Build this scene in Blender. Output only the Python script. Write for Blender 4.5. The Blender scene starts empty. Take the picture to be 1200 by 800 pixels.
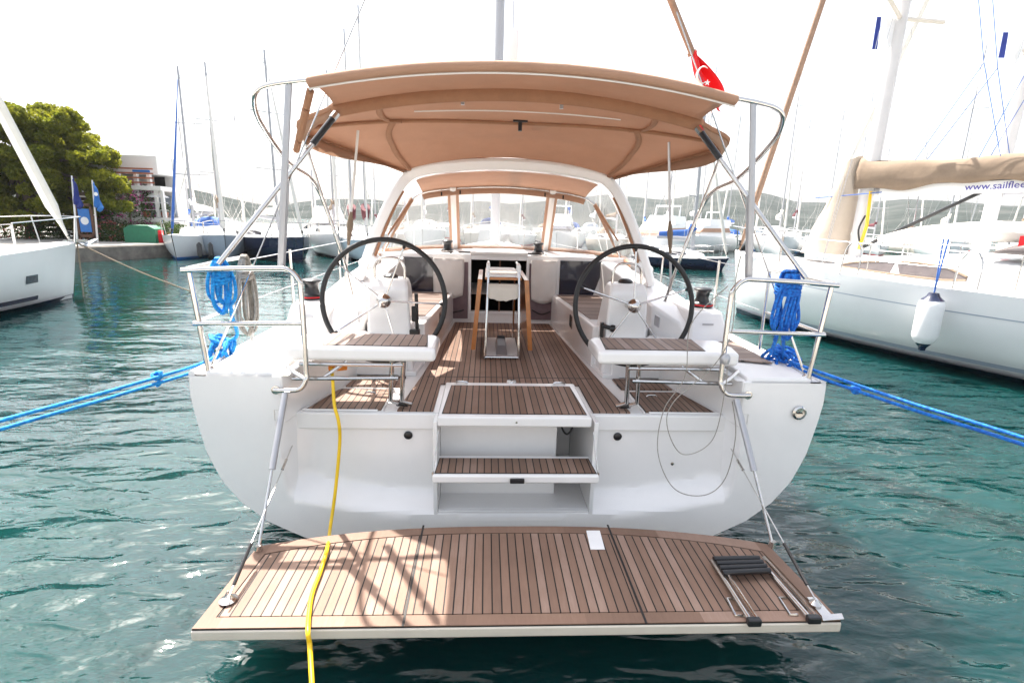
import bpy, math, random
from mathutils import Vector, Matrix, noise
R=math.radians
random.seed(7)
sc=bpy.context.scene; col=sc.collection
# ---------------------------------------------------------------- camera model
PITCH,YAW,ROLL=R(13.334),R(3.124),R(1.659)
CX,CZ,FL=-.232,2.3,600.0
def ray(px,py):
    a=px-600; b=400-py
    u=(a*math.cos(ROLL)-b*math.sin(ROLL))/FL; v=(a*math.sin(ROLL)+b*math.cos(ROLL))/FL
    y=math.cos(PITCH)+v*math.sin(PITCH); z=-math.sin(PITCH)+v*math.cos(PITCH)
    return Vector((u*math.cos(YAW)+y*math.sin(YAW), -u*math.sin(YAW)+y*math.cos(YAW), z))
def U(px,py,Y=None,Z=None,X=None):
    r=ray(px,py)
    t=(Y/r.y) if Y is not None else ((Z-CZ)/r.z if Z is not None else (X-CX)/r.x)
    return Vector((CX,0,CZ))+r*t
# ---------------------------------------------------------------- materials
MATS={}
def nodes(name):
    m=bpy.data.materials.new(name); m.use_nodes=True
    nt=m.node_tree; b=nt.nodes['Principled BSDF']; MATS[name]=m
    return m,nt,b
def N(nt,t,**k):
    n=nt.nodes.new(t)
    for a,v in k.items():
        if a in n.inputs.keys(): n.inputs[a].default_value=v
        else: setattr(n,a,v)
    return n
def L(nt,a,b): nt.links.new(a,b)
def ramp(nt,fac,stops):
    r=nt.nodes.new('ShaderNodeValToRGB'); e=r.color_ramp.elements
    while len(e)>1: e.remove(e[-1])
    e[0].position=stops[0][0]; e[0].color=(*stops[0][1],1)
    for p,c in stops[1:]:
        x=e.new(p); x.color=(*c,1)
    L(nt,fac,r.inputs[0]); return r.outputs[0]
def mat(name,c,rough=.5,metal=0,var=.12,scale=6,bump=0,bscale=60,coat=0,trans=0,spec=.5,alpha=1,rvar=0):
    m,nt,b=nodes(name)
    tc=N(nt,'ShaderNodeTexCoord')
    n=N(nt,'ShaderNodeTexNoise'); n.inputs['Scale'].default_value=scale; n.inputs['Detail'].default_value=6; n.inputs['Roughness'].default_value=.65
    L(nt,tc.outputs['Object'],n.inputs['Vector'])
    lo=tuple(x*(1-var) for x in c); hi=tuple(min(1,x*(1+var)) for x in c)
    L(nt,ramp(nt,n.outputs['Fac'],[(.3,lo),(.7,hi)]),b.inputs['Base Color'])
    b.inputs['Roughness'].default_value=rough; b.inputs['Metallic'].default_value=metal
    b.inputs['Coat Weight'].default_value=coat; b.inputs['Specular IOR Level'].default_value=spec
    b.inputs['Alpha'].default_value=alpha
    if rvar:
        mr=N(nt,'ShaderNodeMapRange'); mr.inputs['To Min'].default_value=max(0,rough-rvar); mr.inputs['To Max'].default_value=rough+rvar
        L(nt,n.outputs['Fac'],mr.inputs[0]); L(nt,mr.outputs[0],b.inputs['Roughness'])
    if bump:
        n2=N(nt,'ShaderNodeTexNoise'); n2.inputs['Scale'].default_value=bscale; n2.inputs['Detail'].default_value=4
        L(nt,tc.outputs['Object'],n2.inputs['Vector'])
        bp=N(nt,'ShaderNodeBump'); bp.inputs['Strength'].default_value=bump; bp.inputs['Distance'].default_value=.01
        L(nt,n2.outputs['Fac'],bp.inputs['Height']); L(nt,bp.outputs[0],b.inputs['Normal'])
    if trans:
        t=N(nt,'ShaderNodeBsdfTranslucent'); t.inputs[0].default_value=(*hi,1)
        mx=N(nt,'ShaderNodeMixShader'); mx.inputs[0].default_value=trans
        out=[x for x in nt.nodes if x.type=='OUTPUT_MATERIAL'][0]
        L(nt,b.outputs[0],mx.inputs[1]); L(nt,t.outputs[0],mx.inputs[2]); L(nt,mx.outputs[0],out.inputs[0])
    return m
gel=mat('gelcoat',(.80,.79,.785),.22,var=.03,scale=2.2,coat=.3,rvar=.06)
gelR=mat('gelcoat_nonskid',(.74,.735,.73),.55,var=.04,scale=3,bump=.15,bscale=260)
gelN=mat('neighbour_gelcoat',(.74,.745,.75),.25,var=.04,scale=1.1,coat=.3)
cream=mat('cream_paint',(.62,.57,.50),.45,var=.05)
steel=mat('stainless',(.62,.60,.58),.16,1,var=.06,scale=20,rvar=.06)
grey=mat('anodised_grey',(.42,.42,.44),.35,.6,var=.05)
alu=mat('mast_alloy',(.40,.40,.42),.4,.3,var=.06,scale=3)
black=mat('black_rubber',(.008,.0075,.008),.5,var=.3)
bplast=mat('black_plastic',(.012,.012,.014),.3,var=.2)
mastw=mat('painted_mast',(.62,.60,.59),.4,var=.05,scale=3)
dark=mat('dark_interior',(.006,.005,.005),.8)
dglass=mat('dark_window',(.012,.014,.03),.08,var=.2,coat=.5)
navy=mat('navy_paint',(.008,.014,.045),.2,var=.15,coat=.4)
canvas=mat('tan_canvas',(.43,.27,.188),.85,var=.09,scale=3,bump=.7,bscale=9,trans=.30)
canvasd=mat('tan_canvas_sleeve',(.34,.175,.10),.9,var=.1,scale=9,bump=.3,bscale=40,trans=.1)
beige=mat('beige_canvas',(.205,.15,.105),.85,var=.12,scale=4,bump=.5,bscale=12)
wcanvas=mat('white_canvas',(.66,.63,.60),.85,var=.05,scale=4,bump=.4,bscale=20)
mauve=mat('mauve_fabric',(.17,.12,.135),.8,var=.15,scale=8)
maroon=mat('maroon_canvas',(.10,.008,.018),.8,var=.2)
bluec=mat('blue_canvas',(.03,.12,.42),.7,var=.15)
red=mat('red_cloth',(.70,.012,.02),.7,var=.1,trans=.3)
whitep=mat('white_paint',(.80,.80,.80),.5,var=.03)
bluep=mat('blue_paint',(.02,.16,.50),.4,var=.1)
flagb=mat('blue_flag_cloth',(.035,.06,.30),.8,var=.15,trans=.25)
yel=mat('yellow_plastic',(.80,.52,.01),.4,var=.06)
orange=mat('orange_plastic',(.75,.22,.01),.4,var=.06)
wood=mat('varnished_wood',(.42,.15,.035),.3,var=.2,scale=9,coat=.4)
brownw=mat('brown_wood',(.12,.055,.03),.7,var=.25)
sailc=mat('sail_cloth',(.74,.70,.64),.8,var=.04,scale=3,bump=.3,bscale=14)
greyb=mat('grey_blue_paint',(.30,.35,.42),.35,var=.06)
lblue=mat('light_blue_paint',(.50,.60,.68),.35,var=.05)
stone=mat('quay_stone',(.17,.15,.13),.9,var=.4,scale=2.2,bump=.8,bscale=8)
conc=mat('concrete',(.36,.34,.31),.9,var=.2,scale=1.5,bump=.4,bscale=20)
earth=mat('earth',(.14,.13,.08),.95,var=.4,scale=.8)
bark=mat('bark',(.11,.075,.05),.95,var=.3,scale=8,bump=.9,bscale=20)
greenc=mat('green_canvas',(.01,.14,.07),.6,var=.15)
terra=mat('terracotta',(.36,.12,.06),.8,var=.15)
wallp=mat('white_render',(.72,.71,.69),.8,var=.05,scale=.6)
antif=mat('antifouling',(.02,.03,.06),.7,var=.3)
rubr=mat('grey_rope',(.30,.28,.25),.9,var=.3,scale=40)
brope=mat('twisted_tan_canvas',(.30,.19,.13),.8,var=.2,scale=15)
lens=mat('lamp_lens',(.5,.5,.5),.1,.3)
def rope_mat(name,c,c2,s=55):
    m,nt,b=nodes(name)
    tc=N(nt,'ShaderNodeTexCoord'); w=N(nt,'ShaderNodeTexVoronoi'); w.inputs['Scale'].default_value=s
    L(nt,tc.outputs['Object'],w.inputs['Vector'])
    L(nt,ramp(nt,w.outputs['Distance'],[(.15,c),(.75,c2)]),b.inputs['Base Color'])
    bp=N(nt,'ShaderNodeBump'); bp.inputs['Strength'].default_value=.8; bp.inputs['Distance'].default_value=.004
    L(nt,w.outputs['Distance'],bp.inputs['Height']); L(nt,bp.outputs[0],b.inputs['Normal'])
    b.inputs['Roughness'].default_value=.75
    return m
blr=rope_mat('blue_rope',(.01,.34,.80),(.004,.17,.50))
blr2=rope_mat('deep_blue_rope',(.008,.21,.72),(.003,.09,.42))
gr2=rope_mat('tan_rope',(.36,.28,.20),(.2,.15,.1))
def teak_mat(name,sp=.05,caulk=True,c=(.215,.132,.095),axis='X',cw=.15):
    m,nt,b=nodes(name)
    tc=N(nt,'ShaderNodeTexCoord'); sx=N(nt,'ShaderNodeSeparateXYZ'); L(nt,tc.outputs['Object'],sx.inputs[0])
    def M(op,a,bv=None):
        n=N(nt,'ShaderNodeMath',operation=op)
        for i,v in enumerate((a,bv)):
            if v is None: continue
            if isinstance(v,(int,float)): n.inputs[i].default_value=v
            else: L(nt,v,n.inputs[i])
        return n.outputs[0]
    q=M('DIVIDE',sx.outputs[axis],sp); q=M('ADD',q,100.5)
    fr=M('FRACT',q); fl=M('FLOOR',q)
    wn=N(nt,'ShaderNodeTexWhiteNoise'); wn.noise_dimensions='1D'; L(nt,fl,wn.inputs['W'])
    mp=N(nt,'ShaderNodeMapping')
    mp.inputs['Scale'].default_value=(55,7,20) if axis=='X' else (7,55,20)
    L(nt,tc.outputs['Object'],mp.inputs[0])
    gn=N(nt,'ShaderNodeTexNoise'); gn.inputs['Scale'].default_value=1.3; gn.inputs['Detail'].default_value=8; gn.inputs['Roughness'].default_value=.78
    L(nt,mp.outputs[0],gn.inputs['Vector'])
    bn=N(nt,'ShaderNodeTexNoise'); bn.inputs['Scale'].default_value=2.6; bn.inputs['Detail'].default_value=5
    L(nt,tc.outputs['Object'],bn.inputs['Vector'])
    s=M('ADD',M('MULTIPLY',wn.outputs[0],.42),M('MULTIPLY',gn.outputs['Fac'],.42)); s=M('ADD',s,M('MULTIPLY',bn.outputs['Fac'],.55)); s=M('SUBTRACT',s,.09)
    g=(c[0]*.98,c[1]*1.12,c[2]*1.25)
    colr=ramp(nt,s,[(.25,tuple(x*.66 for x in c)),(.6,c),(.95,tuple(min(1,x*1.5) for x in g))])
    if caulk:
        e=M('LESS_THAN',fr,cw)
        mx=N(nt,'ShaderNodeMixRGB'); mx.inputs[2].default_value=(.012,.010,.010,1)
        L(nt,e,mx.inputs[0]); L(nt,colr,mx.inputs[1]); colr=mx.outputs[0]
        bp=N(nt,'ShaderNodeBump'); bp.inputs['Strength'].default_value=.5; bp.inputs['Distance'].default_value=.003
        L(nt,M('ADD',M('MULTIPLY',e,-1.0),M('MULTIPLY',gn.outputs['Fac'],.4)),bp.inputs['Height']); L(nt,bp.outputs[0],b.inputs['Normal'])
    L(nt,colr,b.inputs['Base Color']); b.inputs['Roughness'].default_value=.62; b.inputs['Specular IOR Level'].default_value=.35
    return m
teak=teak_mat('teak_planking'); teakb=teak_mat('teak_margin',caulk=False,sp=.6)
teaks=teak_mat('teak_seat_planking',sp=.062,cw=.1,c=(.25,.175,.14))
teaky=teak_mat('teak_bench_planking',sp=.05,axis='Y',c=(.22,.155,.125))
def clear_mat():
    m,nt,b=nodes('clear_vinyl')
    out=[x for x in nt.nodes if x.type=='OUTPUT_MATERIAL'][0]
    t=N(nt,'ShaderNodeBsdfTransparent'); t.inputs[0].default_value=(.93,.93,.93,1)
    b.inputs['Base Color'].default_value=(.8,.8,.8,1); b.inputs['Roughness'].default_value=.12
    mx=N(nt,'ShaderNodeMixShader')
    n=N(nt,'ShaderNodeTexNoise'); n.inputs['Scale'].default_value=1.5
    L(nt,N(nt,'ShaderNodeTexCoord').outputs['Object'],n.inputs['Vector'])
    mr=N(nt,'ShaderNodeMapRange'); mr.inputs['To Min'].default_value=.10; mr.inputs['To Max'].default_value=.34
    L(nt,n.outputs['Fac'],mr.inputs[0]); L(nt,mr.outputs[0],mx.inputs[0])
    L(nt,t.outputs[0],mx.inputs[1]); L(nt,b.outputs[0],mx.inputs[2]); L(nt,mx.outputs[0],out.inputs[0])
    return m
vinyl=clear_mat()
def leaf_mat(name,c1,c2,tr=.3):
    m,nt,b=nodes(name)
    tc=N(nt,'ShaderNodeTexCoord'); n=N(nt,'ShaderNodeTexNoise'); n.inputs['Scale'].default_value=1.1; n.inputs['Detail'].default_value=8; n.inputs['Roughness'].default_value=.75
    L(nt,tc.outputs['Object'],n.inputs['Vector'])
    c=ramp(nt,n.outputs['Fac'],[(.32,c1),(.68,c2)]); L(nt,c,b.inputs['Base Color']); b.inputs['Roughness'].default_value=.6; b.inputs['Specular IOR Level'].default_value=.2
    t=N(nt,'ShaderNodeBsdfTranslucent'); L(nt,c,t.inputs[0])
    mx=N(nt,'ShaderNodeMixShader'); mx.inputs[0].default_value=tr
    out=[x for x in nt.nodes if x.type=='OUTPUT_MATERIAL'][0]
    L(nt,b.outputs[0],mx.inputs[1]); L(nt,t.outputs[0],mx.inputs[2]); L(nt,mx.outputs[0],out.inputs[0])
    return m
pine=leaf_mat('pine_foliage',(.06,.095,.010),(.31,.30,.022),.55)
leaf=leaf_mat('shrub_foliage',(.02,.05,.012),(.07,.11,.02))
bougf=leaf_mat('bougainvillea_flowers',(.32,.03,.20),(.50,.10,.30))
pinkf=leaf_mat('oleander_flowers',(.45,.12,.14),(.30,.12,.08))
# ---------------------------------------------------------------- mesh builder
def wl(o):
    v=Vector((0,0,0))
    while o is not None: v=v+o.location; o=o.parent
    return v
class MB:
    def __init__(s): s.v=[]; s.f=[]
    def add(s,vs,fs):
        n=len(s.v); s.v+=[Vector(p) for p in vs]; s.f+=[tuple(i+n for i in f) for f in fs]; return s
    def box(s,c,d,M=None):
        x,y,z=[q/2 for q in d]; c=Vector(c)
        vs=[Vector((a*x,b*y,e*z)) for e in(-1,1) for b in(-1,1) for a in(-1,1)]
        if M is not None: vs=[M@p for p in vs]
        return s.add([p+c for p in vs],[(0,2,3,1),(4,5,7,6),(0,1,5,4),(2,6,7,3),(0,4,6,2),(1,3,7,5)])
    def bx(s,x0,x1,y0,y1,z0,z1): return s.box(((x0+x1)/2,(y0+y1)/2,(z0+z1)/2),(x1-x0,y1-y0,z1-z0))
    def tube(s,pts,r,seg=10,closed=False,cap=True,flat=None):
        pts=[Vector(p) for p in pts]; n=len(pts); rs=r if isinstance(r,(list,tuple)) else [r]*n
        up=None; rings=[]
        for i,p in enumerate(pts):
            if closed: t=pts[(i+1)%n]-pts[i-1]
            else: t=pts[min(i+1,n-1)]-pts[max(i-1,0)]
            t.normalize()
            if up is None:
                up=Vector((0,0,1)) if abs(t.z)<.9 else Vector((0,1,0))
            a=t.cross(up)
            if a.length<1e-6: a=t.cross(Vector((1,0,0)))
            a.normalize(); b=a.cross(t).normalized(); up=b
            fa,fb=(flat or (1,1))
            rings.append([p+(a*math.cos(k*2*math.pi/seg)*fa+b*math.sin(k*2*math.pi/seg)*fb)*rs[i] for k in range(seg)])
        base=len(s.v); s.v+=[q for rg in rings for q in rg]
        m=n if closed else n-1
        for i in range(m):
            j=(i+1)%n
            for k in range(seg):
                k2=(k+1)%seg
                s.f.append((base+i*seg+k,base+i*seg+k2,base+j*seg+k2,base+j*seg+k))
        if cap and not closed:
            s.f.append(tuple(base+k for k in range(seg))[::-1]); s.f.append(tuple(base+(n-1)*seg+k for k in range(seg)))
        return s
    def lathe(s,c,prof,seg=20,ax=None):
        c=Vector(c); M=Matrix.Identity(3)
        if ax is not None: M=Vector((0,0,1)).rotation_difference(Vector(ax).normalized()).to_matrix()
        b=len(s.v)
        for r,z in prof:
            for k in range(seg):
                a=2*math.pi*k/seg; s.v.append(M@Vector((r*math.cos(a),r*math.sin(a),z))+c)
        for i in range(len(prof)-1):
            for k in range(seg):
                k2=(k+1)%seg; s.f.append((b+i*seg+k,b+i*seg+k2,b+(i+1)*seg+k2,b+(i+1)*seg+k))
        s.f.append(tuple(b+k for k in range(seg))[::-1]); s.f.append(tuple(b+(len(prof)-1)*seg+k for k in range(seg)))
        return s
    def prism(s,poly,z0,z1):
        n=len(poly); vs=[(p[0],p[1],z0 if len(p)<3 else z0+p[2]) for p in poly]+[(p[0],p[1],z1 if len(p)<3 else z1+p[2]) for p in poly]
        return s.add(vs,[tuple(range(n))[::-1],tuple(range(n,2*n))]+[(i,(i+1)%n,n+(i+1)%n,n+i) for i in range(n)])
    def extr(s,poly,off):
        n=len(poly); off=Vector(off); vs=[Vector(p) for p in poly]+[Vector(p)+off for p in poly]
        return s.add(vs,[tuple(range(n))[::-1],tuple(range(n,2*n))]+[(i,(i+1)%n,n+(i+1)%n,n+i) for i in range(n)])
    def grid(s,rows,closed=False):
        b=len(s.v); n=len(rows[0])
        for r in rows: s.v+=[Vector(p) for p in r]
        for i in range(len(rows)-1):
            for j in range(n if closed else n-1):
                j2=(j+1)%n; s.f.append((b+i*n+j,b+i*n+j2,b+(i+1)*n+j2,b+(i+1)*n+j))
        return s
    def build(s,name,m,parent=None,bevel=0,smooth=True,solid=0,seg=2):
        off=wl(parent) if parent is not None else Vector((0,0,0))
        me=bpy.data.meshes.new(name); me.from_pydata([tuple(p-off) for p in s.v],[],s.f); me.update()
        me.materials.append(m)
        import bmesh
        bm=bmesh.new(); bm.from_mesh(me); bmesh.ops.recalc_face_normals(bm,faces=bm.faces)
        if smooth:
            for f in bm.faces: f.smooth=True
            for e in bm.edges:
                if len(e.link_faces)==2 and e.calc_face_angle(0)>R(38): e.smooth=False
        bm.to_mesh(me); bm.free()
        o=bpy.data.objects.new(name,me); col.objects.link(o)
        if parent is not None: o.parent=parent
        if solid:
            md=o.modifiers.new('solid','SOLIDIFY'); md.thickness=solid; md.offset=0
        if bevel:
            md=o.modifiers.new('bev','BEVEL'); md.width=bevel; md.segments=seg; md.limit_method='ANGLE'; md.angle_limit=R(35)
            md.harden_normals=True
        return o
def tag(o,label=None,cat=None,group=None,kind=None):
    if label: o['label']=label
    if cat: o['category']=cat
    if group: o['group']=group
    if kind: o['kind']=kind
    return o
def empty(name,loc=(0,0,0),label=None,cat=None,group=None):
    o=bpy.data.objects.new(name,None); o.location=loc; o.empty_display_size=.2; col.objects.link(o)
    return tag(o,label,cat,group)
def structo(name,mb,m,**k): return tag(mb.build(name,m,None,**k),kind='structure')
def copy_tree(o,parent=None):
    c=o.copy(); col.objects.link(c)
    if parent is not None: c.parent=parent
    for ch in list(o.children): copy_tree(ch,c)
    return c
def cr(pts,n=8,closed=False):
    pts=[Vector(p) for p in pts]; out=[]; m=len(pts)
    for i in range(m if closed else m-1):
        if closed: a,b,c,d=pts[i-1],pts[i],pts[(i+1)%m],pts[(i+2)%m]
        else: a,b,c,d=pts[max(i-1,0)],pts[i],pts[i+1],pts[min(i+2,m-1)]
        for k in range(n):
            t=k/n
            out.append(.5*((2*b)+(c-a)*t+(2*a-5*b+4*c-d)*t*t+(3*b-a-3*c+d)*t**3))
    if not closed: out.append(pts[-1])
    return out
def mir(pts): return [Vector((-p[0],p[1],p[2])) for p in pts]
def text_mb(txt,size,origin,xdir,ydir,th=.004):
    cu=bpy.data.curves.new('t','FONT'); cu.body=txt; cu.size=size; cu.extrude=th/2; cu.resolution_u=3
    o=bpy.data.objects.new('t',cu); col.objects.link(o); bpy.context.view_layer.update()
    me=o.to_mesh(); xd=Vector(xdir).normalized(); yd=Vector(ydir).normalized(); zd=xd.cross(yd)
    mb=MB(); og=Vector(origin)
    mb.add([og+xd*v.co.x+yd*v.co.y+zd*v.co.z for v in me.vertices],[tuple(p.vertices) for p in me.polygons])
    o.to_mesh_clear(); bpy.data.objects.remove(o); bpy.data.curves.remove(cu)
    return mb
def lerp(a,b,t): return a+(b-a)*t
def interp(tab,x):
    if x<=tab[0][0]: return tab[0][1]
    for (a,va),(b,vb) in zip(tab,tab[1:]):
        if x<=b: return lerp(va,vb,(x-a)/(b-a))
    return tab[-1][1]
def sst(t): t=max(0,min(1,t)); return t*t*(3-2*t)
HAZE=2.0e-4; SUN=(-.33,.49,1.0); SKY=.125; SUNE=4.8; EXPO=1.68; WAVE=.55
# ================================================================ THE YACHT IN FRONT
Y0=3.35
boat=empty('sailing_yacht',(0,Y0,0),'white yacht in the foreground with tan canopy, two black wheels and teak swim platform','sailing yacht')
# hull ------------------------------------------------------------
prof=[(2.19,1.235),(2.195,1.08),(2.17,.90),(2.13,.68),(2.05,.47),(1.93,.30),(1.75,.145),(1.50,.015),(1.1,-.14),(.6,-.24),(0,-.28)]
def wat(z):
    t=sorted((p[1],p[0]) for p in prof); return interp(t,z)
st=[(Y0,1.0,0,1.0,0),(5,1.01,.0,1.0,-.06),(8,1.02,.03,1.0,-.2),(11,.93,.08,1.0,-.25),(13.5,.70,.16,1.0,-.2),(15.5,.40,.25,1,-.1),(16.6,.17,.32,1,.0),(17.2,.02,.38,1,.1)]
hb=MB(); rows=[]
for (y,s,dz,_,kz) in st:
    r=[]
    for sg in (1,-1):
        pp=prof if sg==1 else prof[::-1][1:]
        for (x,z) in pp:
            zz=z+dz*(max(z,0)/1.235)+(kz if z<0 else 0)
            r.append((sg*x*s,y,zz))
    rows.append(r)
# finer: interpolate along length
fine=[]
for i in range(len(rows[0])):
    fine.append(cr([r[i] for r in rows],5))
rows=[[fine[i][k] for i in range(len(fine))] for k in range(len(fine[0]))]
hb.grid(rows)
hull=hb.build('hull',gel,boat)
zdeck=lambda y: interp([(3.35,1.235),(5,1.235),(8,1.265),(11,1.315),(13.5,1.395),(17.2,1.61)],y)
wd=lambda y: interp([(s[0],s[1]*2.19) for s in st],y)
# toe rail / gunwale
for sg in(-1,1):
    MB().tube([(sg*(wd(y)-.015),y,zdeck(y)+.012) for y in [3.36+.4*i for i in range(34)]],.022,8).build('toe_rail',gel,boat)
# bottom stripe (dark line along the stern edge)
mb=MB(); pts=[(x+.004,Y0-.001,z) for x,z in prof]
# transom --------------------------------------------------------
RX=1.60
def tdepth(x,z):
    if z>.926: return Y0
    zl=.20+.16*(abs(x)/1.6)**3
    return Y0+.17*sst((RX+.02-abs(x)+.05*(z-.3))/.10)*sst((z-zl)/.14+.2)
tb=MB()
zs=[-.28,-.2,-.1,0,.05,.1,.15,.2,.225,.25,.275,.3,.33,.36,.4,.45,.5,.6,.7,.8,.9,.925]
def patch(f0,f1,zz,n):
    rr=[]
    for z in zz:
        a,b=f0(z),f1(z)
        rr.append([(lerp(a,b,k/n),tdepth(lerp(a,b,k/n),z),z) for k in range(n+1)])
    tb.grid(rr)
SW=.555
zl_=[z for z in zs if z<=.225]; zm=[z for z in zs if z>=.225]
patch(lambda z:-wat(z)+.0,lambda z:wat(z),zl_,60)
for sg in(-1,1):
    patch(lambda z:sg*SW,lambda z:sg*RX*.98,zm,14)
    patch(lambda z:sg*RX*.98,lambda z:sg*(RX+.1),zm,8)
    patch(lambda z:sg*(RX+.1),lambda z:sg*wat(z),zm,8)
    zz=[.925,1.0,1.1,1.18,1.235]
    patch(lambda z:sg*RX,lambda z:sg*wat(z),zz,10)
tr=tb.build('transom',gel,boat)
# stair recess
rb=MB()
rb.bx(-SW,.33,3.62,3.66,.05,.92)          # inner face
rb.bx(.33,SW,4.3,4.34,.05,.92)            # deep locker at the right
rb.bx(-SW-.03,-SW,3.36,4.3,.05,.92); rb.bx(SW,SW+.03,3.36,4.3,.05,.92)
rb.bx(.30,.33,3.66,4.3,.05,.92); rb.bx(-SW,SW,3.37,4.32,.19,.222)
rb.build('stair_recess',gel,tr,bevel=.006)
MB().tube(cr([(.43,3.9,.9),(.40,3.86,.70),(.45,3.85,.62),(.50,3.86,.72),(.49,3.9,.9)],6),.008).build('locker_rope',bplast,tr)
for x in(-.78,.77):
    MB().lathe((x,tdepth(x,.75)+.004,.75),[(.0,0),(.030,.001),(.032,.012),(.022,.018),(0,.018)],16,(0,-1,0)).build('drain_plug',bplast,tr)
MB().lathe((1.21,tdepth(1.21,.55)+.004,.53),[(.0,0),(.013,.001),(.013,.01),(0,.012)],12,(0,-1,0)).build('drain_plug',steel,tr)
mb=MB(); c=U(936,483,Y=3.345); mb.lathe(c,[(0,0),(.05,.002),(.052,.012),(.038,.02),(.036,.012),(0,.010)],24,(0,-1,0)); sl=mb.build('stern_socket',steel,tr)
MB().box(c+Vector((0,-.016,0)),(.04,.006,.008)).build('slot',bplast,sl)
# small scoop edges on wings: raised deck corner blocks
for sg in(-1,1):
    b_=MB(); x0,x1=sorted((sg*1.62,sg*2.10))
    poly=[(3.372,1.20),(3.372,1.262),(3.6,1.275),(4.2,1.285),(4.9,1.285),(4.9,1.2)]
    b_.extr([(x0,y,z) for y,z in poly],(x1-x0,0,0))
    b_.build('quarter_deck',gelR if sg>0 else gelR,boat,bevel=.02,seg=3)
# side decks & foredeck
db=MB()
for sg in(-1,1):
    db.grid([[(sg*1.55,y,zdeck(y)+.004),(sg*(wd(y)-.005),y,zdeck(y)+.004)] for y in (3.37,4,5,6,7)])
ys=[7+.5*i for i in range(21)]
db.grid([[(-(wd(y)-.005),y,zdeck(y)+.004),(0,y,zdeck(y)+.05),(wd(y)-.005,y,zdeck(y)+.004)] for y in ys])
db.build('side_deck',gelR,boat)
MB().prism([(1.70,3.75),(1.96,3.66),(2.06,5.4),(1.98,5.4)],1.288,1.296).build('side_deck_teak',teaky,boat)
# cockpit liner
lb=MB()
lb.bx(-1.62,1.62,3.52,7.0,.85,.922)
lb.bx(-1.62,-.56,3.50,3.52,.8,.922); lb.bx(.56,1.62,3.50,3.52,.8,.922)
for sg in(-1,1):
    # walls from floor to deck, narrowing forward
    pl=[(sg*1.59,3.355),(sg*1.66,3.355),(sg*1.64,7.0),(sg*1.40,7.0),(sg*1.36,4.4),(sg*1.40,4.1),(sg*1.56,3.56)]
    lb.prism(pl if sg>0 else pl[::-1],.9,1.24)
lb.build('cockpit_liner',gel,boat,bevel=.015)
# side deck blocks inside recess walls
# sole
sole=MB().prism([(-.86,3.54),(-.60,3.54),(-.60,4.17),(.58,4.17),(.58,3.54),(.86,3.54),(.78,4.45),(.66,6.4),(.64,6.84),(-.64,6.84),(-.66,6.4),(-.78,4.45)],.922,.934).build('cockpit_sole',teak,boat)
MB().bx(-.74,.74,4.355,4.367,.934,.9355).build('caulk_seam',black,sole)
for sg in(-1,1):
    q=[(sg*.98,3.56),(sg*1.50,3.56),(sg*1.40,3.97),(sg*1.38,4.0),(sg*.98,4.0)]
    h=MB().prism(q,.922,.936).build('locker_hatch',teak,boat)
    MB().tube([(sg*1.00,3.54,.93),(sg*1.53,3.54,.93),(sg*1.41,4.03,.93),(sg*.965,4.03,.93),(sg*.965,3.54,.93)],.008,6).build('hatch_rim',gel,h)
    MB().prism([(sg*.93,4.08),(sg*1.37,4.08),(sg*1.34,4.36),(sg*.92,4.36)],.922,.936).build('footwell_teak',teak,boat)
    MB().tube([(sg*1.12-.04,3.86,.945),(sg*1.12-.03,3.86,.957),(sg*1.12+.03,3.86,.957),(sg*1.12+.04,3.86,.945)],.007,6).build('hatch_handle',steel,h)
# upper hatch lid + lower step
def step(y0,y1,x0b,x1b,zt,th,fy,inset=.045,latch=False):
    b=MB(); b.prism([(x0b,y0),(x1b,y0),(x1b,y1),(x0b,y1)],zt-th,zt)
    s=b.build('boarding_step',gel,boat,bevel=.014,seg=3)
    MB().prism([(x0b+inset*.6,y0+inset),(x1b-inset*.6,y0+inset),(x1b-inset,y1-inset*1.6),(x0b+inset,y1-inset*1.6)],zt,zt+.005).build('tread',teak,s)
    MB().prism([(x0b+inset*.6-.008,y0+inset-.008),(x1b-inset*.6+.008,y0+inset-.008),(x1b-inset+.008,y1-inset*1.6+.008),(x0b+inset-.008,y1-inset*1.6+.008)],zt,zt+.002).build('tread_seal',black,s)
    return s
s1=step(3.36,4.14,-.555,.535,.958,.075,0,inset=.06)
MB().lathe((0,3.361,.92),[(0,0),(.008,0),(.008,.006),(0,.006)],10,(0,-1,0)).build('lock',steel,s1)
for x in(-.42,.40): MB().tube([(x-.05,4.10,.965),(x-.03,4.10,.975),(x+.03,4.10,.975),(x+.05,4.10,.965)],.010,6).build('hinge',steel,s1)
MB().lathe((0,4.17,.955),[(0,0),(.045,0),(.04,.012),(0,.014)],16).build('table_socket',steel,boat)
s2=step(3.19,3.50,-.575,.575,.60,.06,0,inset=.035)
MB().box((.005,3.182,.565),(.10,.02,.035)).build('latch',bplast,s2,bevel=.006)
for sg in(-1,1):
    MB().tube([(sg*.545,3.34,.86),(sg*.572,3.24,.60)],.004,6).tube([(sg*.572,3.22,.61),(sg*.572,3.22,.54)],.008,6).build('step_stay',steel,s2)
# swim platform --------------------------------------------------
def ycurve(x): return 2.98-.20*(abs(x)/1.58)**2.6
fr=[(x,ycurve(x)) for x in [-1.58+3.16*i/40 for i in range(41)]]
def outline(ins):
    p=[(-1.62+ins*1.1,2.13+ins),(1.62-ins*1.1,2.13+ins)]
    f=[(x*(1-ins/1.58),ycurve(x)-ins) for x,_ in fr]
    return p+f[::-1]
pf=MB().prism(outline(0),.285,.345).build('swim_platform',cream,boat,bevel=.012)
MB().prism(outline(.006),.345,.350).build('caulk_bed',black,pf)
td=MB().prism(outline(.085),.350,.354).build('teak_deck',teak,pf)
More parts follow.
